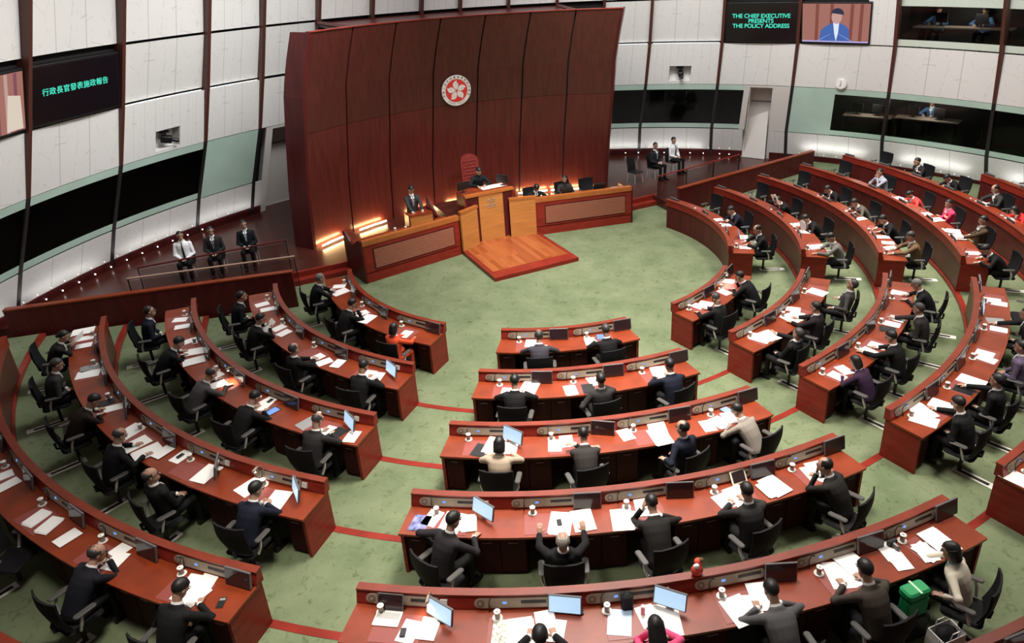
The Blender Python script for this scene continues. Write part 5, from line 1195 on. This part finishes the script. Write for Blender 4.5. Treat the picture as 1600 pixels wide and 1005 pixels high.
# per row: (jacket, hair, hair colour, left arm, right arm, head yaw, head pitch, words, extras)
PPL = {
('L', 1): [(BLK, 'short', GH, 'clasp', 'clasp', 0, 0, 'grey haired person in black suit with clasped hands', {}), (BLK, 'short', BH, 'desk', 'face', 0, 20, 'person in black suit resting chin on hand', {}), ((.62, .075, .030), 'bob', BH, 'desk', 'desk', 0, 10, 'woman in bright orange jacket', dict(tie=None, scale=.95, trousers=(.62, .075, .03)))],
('L', 2): [(BLK, 'short', BH, 'lap', 'lap', 0, -10, 'person in black suit leaning back, hands in lap', {}), (BLK, 'receding', BH, 'hold', 'hold', 0, 20, 'person in black suit holding papers up', {}), (BLK, 'balding', DG, 'clasp', 'clasp', 0, 0, 'balding person in black suit with raised clasped hands', {}), (BLK, 'short', BH, 'desk', 'write', 0, 30, 'person in black suit writing beside a lit monitor', {})],
('L', 3): [(NAVY, 'receding', BH, 'lap', 'lap', 0, -10, 'person in dark navy suit leaning back from desk', dict(glasses=True)), (BLK, 'short', BH, 'desk', 'write', 0, 20, 'person in black suit looking down at papers', {}), (GREY, 'balding', DG, 'reach', 'reach', 0, 20, 'balding person in grey suit under bright reading lamp', {}), (BLK, 'short', BH, 'desk', 'desk', 0, 30, 'person in black suit bending over a tablet', {}), (CHAR, 'bald', DG, 'desk', 'write', 0, 30, 'bald person in charcoal suit writing', {})],
('L', 4): [((.025, .022, .022), 'bun', BH, 'hold', 'hold', 0, 10, 'woman in dark jacket with tied hair holding a sheet', dict(tie=None, scale=.95)), ((.055, .050, .055), 'short', DG, 'lap', 'lap', 0, 10, 'grey haired person in dark grey suit looking at lap', {}), ((.035, .020, .014), 'short', BH, 'desk', 'write', 0, 30, 'person in dark brown jacket bending to write', {}), (BLK, 'bald', DG, 'desk', 'wide', 0, 20, 'bald person in black suit over many spread sheets', {}), (BLK, 'bald', DG, 'lap', 'lap', 30, 0, 'bald person in black suit sitting back with folded hands', {}), (NAVY, 'short', BH, 'clasp', 'clasp', 20, 10, 'person in navy suit with fingers joined beside turned monitor', {})],
('L', 5): [((.018, .018, .028), 'bald', DG, 'desk', 'face', 20, 0, 'bald person in dark navy suit with hand at face', {}), (BLK, 'short', BH, 'lap', 'write', 10, 30, 'person in black suit writing on spread white papers', {})],
('C', 1): [((.062, .060, .078), 'balding', DG, 'desk', 'desk', 0, 10, 'balding person in slate grey suit', {}), (BLK, 'short', DG, 'desk', 'desk', 0, 20, 'person in black suit beside a blue tablet', {})],
('C', 2): [(BLK, 'short', BH, 'desk', 'desk', 0, 20, 'person in black suit reading', {}), (CHAR, 'short', BH, 'rest', 'desk', 0, 10, 'person in charcoal suit beside a dark folder', {}), (NAVY, 'short', BH, 'desk', 'desk', 0, 10, 'person in navy black suit', {})],
('C', 3): [((.56, .44, .33), 'bob', BH, 'desk', 'desk', 0, 20, 'woman in cream jacket with short dark hair', dict(tie=None, scale=.95)), ((.062, .054, .052), 'short', BH, 'fold', 'fold', 0, 10, 'person in brownish charcoal suit with arms folded', {}), (NAVY, 'balding', BH, 'rest', 'lap', -20, 0, 'balding person in dark navy suit turned left', dict(turn=20)), ((.34, .30, .26), 'short', BH, 'desk', 'desk', -20, 20, 'person in pale grey beige jacket leaning over papers', dict(tie=None, scale=.96, turn=14))],
('C', 4): [((.034, .030, .034), 'short', BH, 'rest', 'desk', 10, 10, 'person in charcoal suit turned right beside purple booklet', dict(turn=-34)), (BLK, 'balding', (.38, .35, .30), 'up', 'up', 0, 0, 'grey haired person reclining in black with both hands up', dict(tie=None)), ((.028, .025, .024), 'short', BH, 'ear', 'desk', 0, 20, 'person in black brown suit with phone at left ear', {}), (CHAR, 'short', BH, 'write', 'desk', 0, 20, 'person in charcoal suit before propped tablet', {}), ((.030, .028, .026), 'balding', BH, 'face', 'desk', -10, 0, 'balding person in dark suit with hand at chin', dict(turn=18))],
('C', 5): [(BLK, 'short', BH, 'desk', 'desk', 0, 10, 'dark haired person mostly below the picture edge', {}), ((.70, .08, .20), 'long', BH, 'face', 'desk', 0, 20, 'woman in bright pink top with long black hair', dict(tie=None, scale=.95)), ((.13, .128, .135), 'short', BH, 'desk', 'desk', 0, 20, 'person in mid grey suit reading white papers', {}), ((.085, .068, .055), 'short', BH, 'desk', 'desk', 0, 10, 'person in brown grey jacket beside green parcel', {}), ((.62, .56, .46), 'bob', BH, 'rest', 'desk', -10, 10, 'woman in cream cardigan and pale teal scarf', dict(tie=None, scale=.95, turn=24, shirtcol=(.30, .46, .44)))],
('B1', 1): [(BLK, 'balding', DG, 'desk', 'desk', 0, 40, 'person in black suit bowing low over papers', {}), (BLK, 'short', BH, 'desk', 'face', 0, 10, 'person in black suit at bright reading lamp', {})],
('B1', 2): [(BLK, 'short', DG, 'lap', 'hold', 0, 0, 'person in black suit gesturing with one hand', {}), ((.032, .022, .026), 'short', BH, 'desk', 'desk', 0, 10, 'person in dark plum suit', {}), ((.085, .078, .075), 'short', DG, 'rest', 'rest', 0, -20, 'person in grey suit reclining far back', {})],
('B1', 3): [((.055, .025, .065), 'bob', BH, 'desk', 'desk', 0, 10, 'person in dark purple top with black hair', dict(tie=None, scale=.95)), (BLK, 'short', BH, 'reach', 'desk', 0, 20, 'person in black suit stretching an arm forward', {}), ((.050, .042, .042), 'short', DG, 'lap', 'reach', 0, 0, 'person in brown charcoal suit reaching to papers', {}), (BLK, 'short', (.24, .23, .21), 'desk', 'desk', 0, 10, 'silver haired person in black suit', {})],
('B1', 4): [(BLK, 'short', BH, 'lap', 'reach', 0, 20, 'person in black suit turning over a sheet', {}), (BLK, 'short', BH, 'lap', 'reach', 0, 0, 'person in black suit touching stacked documents', {}), ((.16, .12, .20), 'short', BH, 'lap', 'lap', 0, 0, 'person in mauve shirt at right picture edge', dict(tie=None)), (BLK, 'short', BH, 'lap', 'reach', 0, 0, 'person in dark suit cut by the right picture edge', {})],
('B2', 1): [(BLK, 'balding', BH, 'desk', 'desk', 0, 20, 'balding person in black suit at white laptop', {}), (NAVY, 'short', BH, 'clasp', 'clasp', 0, 20, 'person in navy black suit with hands together', {})],
('B2', 2): [((.20, .19, .18), 'short', BH, 'reach', 'desk', 0, 40, 'person in pale grey sleeves bent over papers', dict(tie=None)), (BLK, 'short', BH, 'desk', 'desk', 0, 30, 'person in black suit behind the round fan', dict(glasses=True)), (BLK, 'short', BH, 'hold', 'hold', 0, 10, 'person in black suit holding an upright placard', {})],
('B2', 3): [(TAN, 'short', DG, 'reach', 'desk', 0, 20, 'person in tan jacket leaning on papers', {}), (BLK, 'short', BH, 'desk', 'desk', 0, 20, 'person in black suit', {}), ((.13, .115, .095), 'short', BH, 'desk', 'desk', 0, 20, 'person in grey brown jacket', {}), (BLK, 'short', BH, 'desk', 'desk', 0, 20, 'person in black suit low behind desk screen', {})],
('B2', 4): [(BLK, 'short', BH, 'reach', 'desk', 0, 30, 'person in black suit writing beside aisle', {}), ((.085, .052, .028), 'short', BH, 'reach', 'rest', 0, 10, 'person in brown jacket with one arm extended', {}), ((.74, .05, .13), 'short', BH, 'fold', 'fold', -20, 0, 'woman in hot pink jacket with folded arms', dict(tie=None, scale=.95, trousers=(.74, .05, .13))), ((.62, .06, .055), 'bun', BH, 'reach', 'desk', 0, 30, 'woman in red orange jacket reaching forward', dict(tie=None, scale=.95)), ((.45, .47, .56), 'short', BH, 'face', 'face', 0, 0, 'person in pale blue sleeves with hands at mouth', dict(tie=None))],
('B2', 5): [((.62, .03, .03), 'bob', BH, 'desk', 'desk', 20, 10, 'woman in red jacket at right picture edge', dict(tie=None, scale=.95)), ((.055, .052, .052), 'balding', BH, 'desk', 'desk', 20, 20, 'broad person in dark grey robe', dict(tie=None)), (BLK, 'short', BH, 'desk', 'write', 0, 30, 'person in black top looking down', dict(tie=None)), ((.030, .034, .032), 'short', BH, 'reach', 'fold', 20, 0, 'person in black jacket leaning on one elbow', {})]}
FRT = {'L': 'from barrier', 'C': 'from left', 'B1': 'from near end', 'B2': 'from near end'}
for (s, r), lst in PPL.items():
    for i, (jk, hr_, hc_, aL, aR, hy, hp, words, ex) in enumerate(lst):
        phi, d = HEADS[(s, r)][i]; ex = dict(ex); turn = ex.pop('turn', 0)
        hip = 1.05; dd = hip-d
        if dd < -.12: hip = 1.13; dd = hip-d
        lean = math.asin(max(-.35, min(.62, dd/.66)))
        # seat stays behind its own console: sitters shift at most a little sideways
        mm = sframe(r, phi, hip) @ Matrix.Rotation(rad(turn), 4, 'Z')
        person(mm, '%s, %s of %s' % (words, RNAME[r], BNAME[s]), jk, hr_, hc_, lean, aL, aR, hy, hp, **ex)
# placard held up in the far right block
mm = sframe(2, 101.6) @ Matrix.Translation((0, -.50, 1.05)) @ Matrix.Rotation(rad(-20), 4, 'X') @ Matrix.Rotation(.35, 4, 'Y')
rt = empty('placard', mm); tag(rt, 'white placard with dark print held up in far right block', 'placard'); b = MB(); b.box(-.16, .16, -.004, .004, -.14, .20); b.build('board', M['paper'], rt)
b = MB(); b.box(-.10, .02, .004, .006, .05, .11); b.box(-.04, .10, .004, .006, -.07, -.02); b.build('print', M['greybook'], rt)
sheetm = sframe(4, -90.7, .50) @ Matrix.Translation((.0, -.02, .93)) @ Matrix.Rotation(rad(35), 4, 'X'); b = MB(); b.box(-.15, .15, -.21, .21, 0, .003); o = b.build('paper_sheet', M['paper']); o.matrix_world = sheetm; tag(o, 'large white sheet held by the dark jacketed woman at left', 'paper', None)
sheetm = sframe(2, -100.5, .60) @ Matrix.Translation((.0, 0, .94)) @ Matrix.Rotation(rad(40), 4, 'X'); b = MB(); b.box(-.13, .13, -.16, .16, 0, .003); o = b.build('paper_sheet', M['paper']); o.matrix_world = sheetm; tag(o, 'white sheet held by second member from barrier, second row', 'paper', None)
def facing(x, y, z, deg): return Matrix.Translation((x, y, z)) @ Matrix.Rotation(rad(deg), 4, 'Z')     # deg: 180 = towards the members
# podium people
person(facing(-2.42, 3.62, .3, 180), 'standing person in dark grey suit speaking at the lectern', (.060, .060, .066), 'short', BH, .1, 'desk', 'desk', 0, 30, (.045, .045, .05), True, tie=(.35, .28, .40))
person(facing(-.12, 3.98, .90, 175), 'person in black robe seated in the tall red chair', (.014, .020, .026), 'short', BH, .3, 'write', 'desk', -10, 30, tie=None, shirtcol=(.014, .02, .026))
person(facing(1.55, 3.42, .3, 172), 'man clerk in black jacket bending over right podium bench', BLK, 'short', BH, .5, 'desk', 'desk', 0, 40)
person(facing(2.68, 3.38, .3, 165), 'woman clerk in dark dress with long hair at right podium bench', (.05, .048, .055), 'long', BH, .1, 'reach', 'desk', 40, 10, tie=None, scale=.96, shirtcol=(.02, .02, .025))
# technicians in the glazed booths
for b0, t, z, lab, dg_ in ((15, .22, 4.80, 'person in blue shirt at left of upper glazed booth', 0), (15, .62, 4.80, 'person in blue shirt at right of upper glazed booth', 0), (15, .30, 1.60, 'person in blue shirt in lower glazed booth', 0)):
    th = TH[b0]+(TH[b0+1]-TH[b0])*t; p = wpt(th, z, -1.55); a_ = math.atan2(p.x, p.y-WC[1])
    person(Matrix.Translation(p) @ Matrix.Rotation(PI-a_, 4, 'Z'), lab, (.10, .24, .48), 'short', BH, .3, 'desk', 'desk', 0, 20, tie=None)
# guards
for x, y, dg_, jk, words, ct, ti in ((-8.72, 4.62, 168, (.74, .74, .76), 'guard in white shirt and dark tie seated at left', 'shirt', (.03, .03, .04)), (-7.95, 4.54, 168, (.030, .030, .032), 'guard in dark suit and grey tie seated at left middle', 'jacket', (.16, .15, .16)),
                                   (-7.08, 4.58, 168, (.013, .015, .020), 'guard in black suit and pale tie seated nearest timber wall', 'jacket', (.35, .42, .55)), (7.38, 4.85, 192, (.032, .032, .034), 'guard in dark suit seated at right beside empty chair', 'jacket', (.40, .40, .44)), (8.42, 5.12, 196, (.74, .74, .76), 'guard in white shirt and black tie seated at right', 'shirt', (.015, .015, .018))):
    person(facing(x, y, .3, dg_), words, jk, 'short', BH, 0, 'lap', 'lap', -20 if x < 0 else 20, 0, coat=ct, tie=ti, glasses=(abs(x) < 8 and ct == 'jacket' and x != -7.08))
finish_people()
def side_chair(mtx, label):
    root = empty('guard_chair', mtx); tag(root, label, 'chair', 'guards chairs'); b = MB()
    b.rbox(-.22, .22, -.20, .23, .385, .42, .05); b.build('seat', M['black'], root, True)
    b = MB(); b.loft([[Vector((u*.20, y+dy, z)) for u, dy in ((-1, .01), (0, -.02), (1, .01), (1, .03), (0, 0), (-1, .03))] for z, y in ((.40, -.20), (.55, -.215), (.75, -.25), (.88, -.28))]); b.build('backrest', M['black'], root, True)
    for sx in (-1, 1):
        for sy in (-1, 1): b = MB(); b.tube([(sx*.18, sy*.17, .385), (sx*.205, sy*.21, .01)], .011, 8); b.build('leg', M['chrome'], root, True)
for x, y, dg_, lab in ((-8.72, 4.62, 168, 'black chair under the left white shirted guard'), (-7.95, 4.54, 168, 'black chair under the middle left guard'), (-7.08, 4.58, 168, 'black chair under the left guard nearest timber wall'), (6.45, 4.78, 190, 'empty black chair with chrome legs beside right guards'), (7.38, 4.85, 192, 'black chair under the right guard in dark suit'), (8.42, 5.12, 196, 'black chair under the right white shirted guard')):
    side_chair(facing(x, y, .3, dg_), lab)
for x, y, dg_, lab in ((1.55, 3.46, 175, 'black swivel chair behind the man clerk'), (2.68, 3.42, 170, 'black swivel chair behind the woman clerk'), (3.55, 3.30, 172, 'empty black swivel chair at right podium bench')):
    o = place(chair0, facing(x, y, .3 if x > 0 else .84, dg_), lab, 'chair', 'black swivel chairs at podium')
# tall red tufted chair
root = empty('president_chair', facing(-.15, 4.10, .90, 178)); tag(root, 'tall red tufted leather chair with rounded top behind podium', 'chair')
b = MB(); b.rbox(-.32, .32, -.28, .32, .30, .42, .08); b.build('seat', M['red_leather'], root, True)
def backpoly(w_, z0, z1): return [(-w_, z0), (w_, z0)]+[(w_*math.cos(a), z1-w_*.8+w_*.8*math.sin(a)) for a in [PI*k/14 for k in range(15)]]
T = Matrix.Rotation(rad(8), 4, 'X'); p = backpoly(.30, .35, 1.62)
b = MB(); b.loft([[T @ Vector((x, -.30, z)) for x, z in p], [T @ Vector((x, -.18, z)) for x, z in p]]); b.build('backrest_frame', M['red_leather'], root, True)
b = MB(); p = backpoly(.245, .42, 1.56); b.loft([[T @ Vector((x, -.19, z)) for x, z in p], [T @ Vector((x*.96, -.165, .99+(z-.99)*.97)) for x, z in p]])
for i in range(9):
    for j in range(5):
        x = -.18+.09*j+(.045 if i % 2 else 0); z = .55+.105*i
        if abs(x) < .21 and z < 1.45: b.ell(T @ Vector((x, -.160, z)), .042, .018, .048, None, 8, 6)
b.build('tufted_cushion', M['red_leather'], root, True)
for sx in (-1, 1):
    b = MB(); b.rbox(sx*.33-.05, sx*.33+.05, -.2, .25, .55, .62, .04); b.build('armrest', M['red_leather'], root, True)
    b = MB(); b.rbox(sx*.30-.025, sx*.30+.025, -.15, .15, .36, .56, .02); b.build('armrest_support', M['wood_dark'], root, True)
b = MB(); b.tube([(0, 0, .06), (0, 0, .32)], .05, 10)
for k in range(5): a = 2*PI*k/5; b.tube([(0, 0, .07), (.3*math.cos(a), .3*math.sin(a), .03)], .025, 6)
b.build('base', M['black'], root, True)
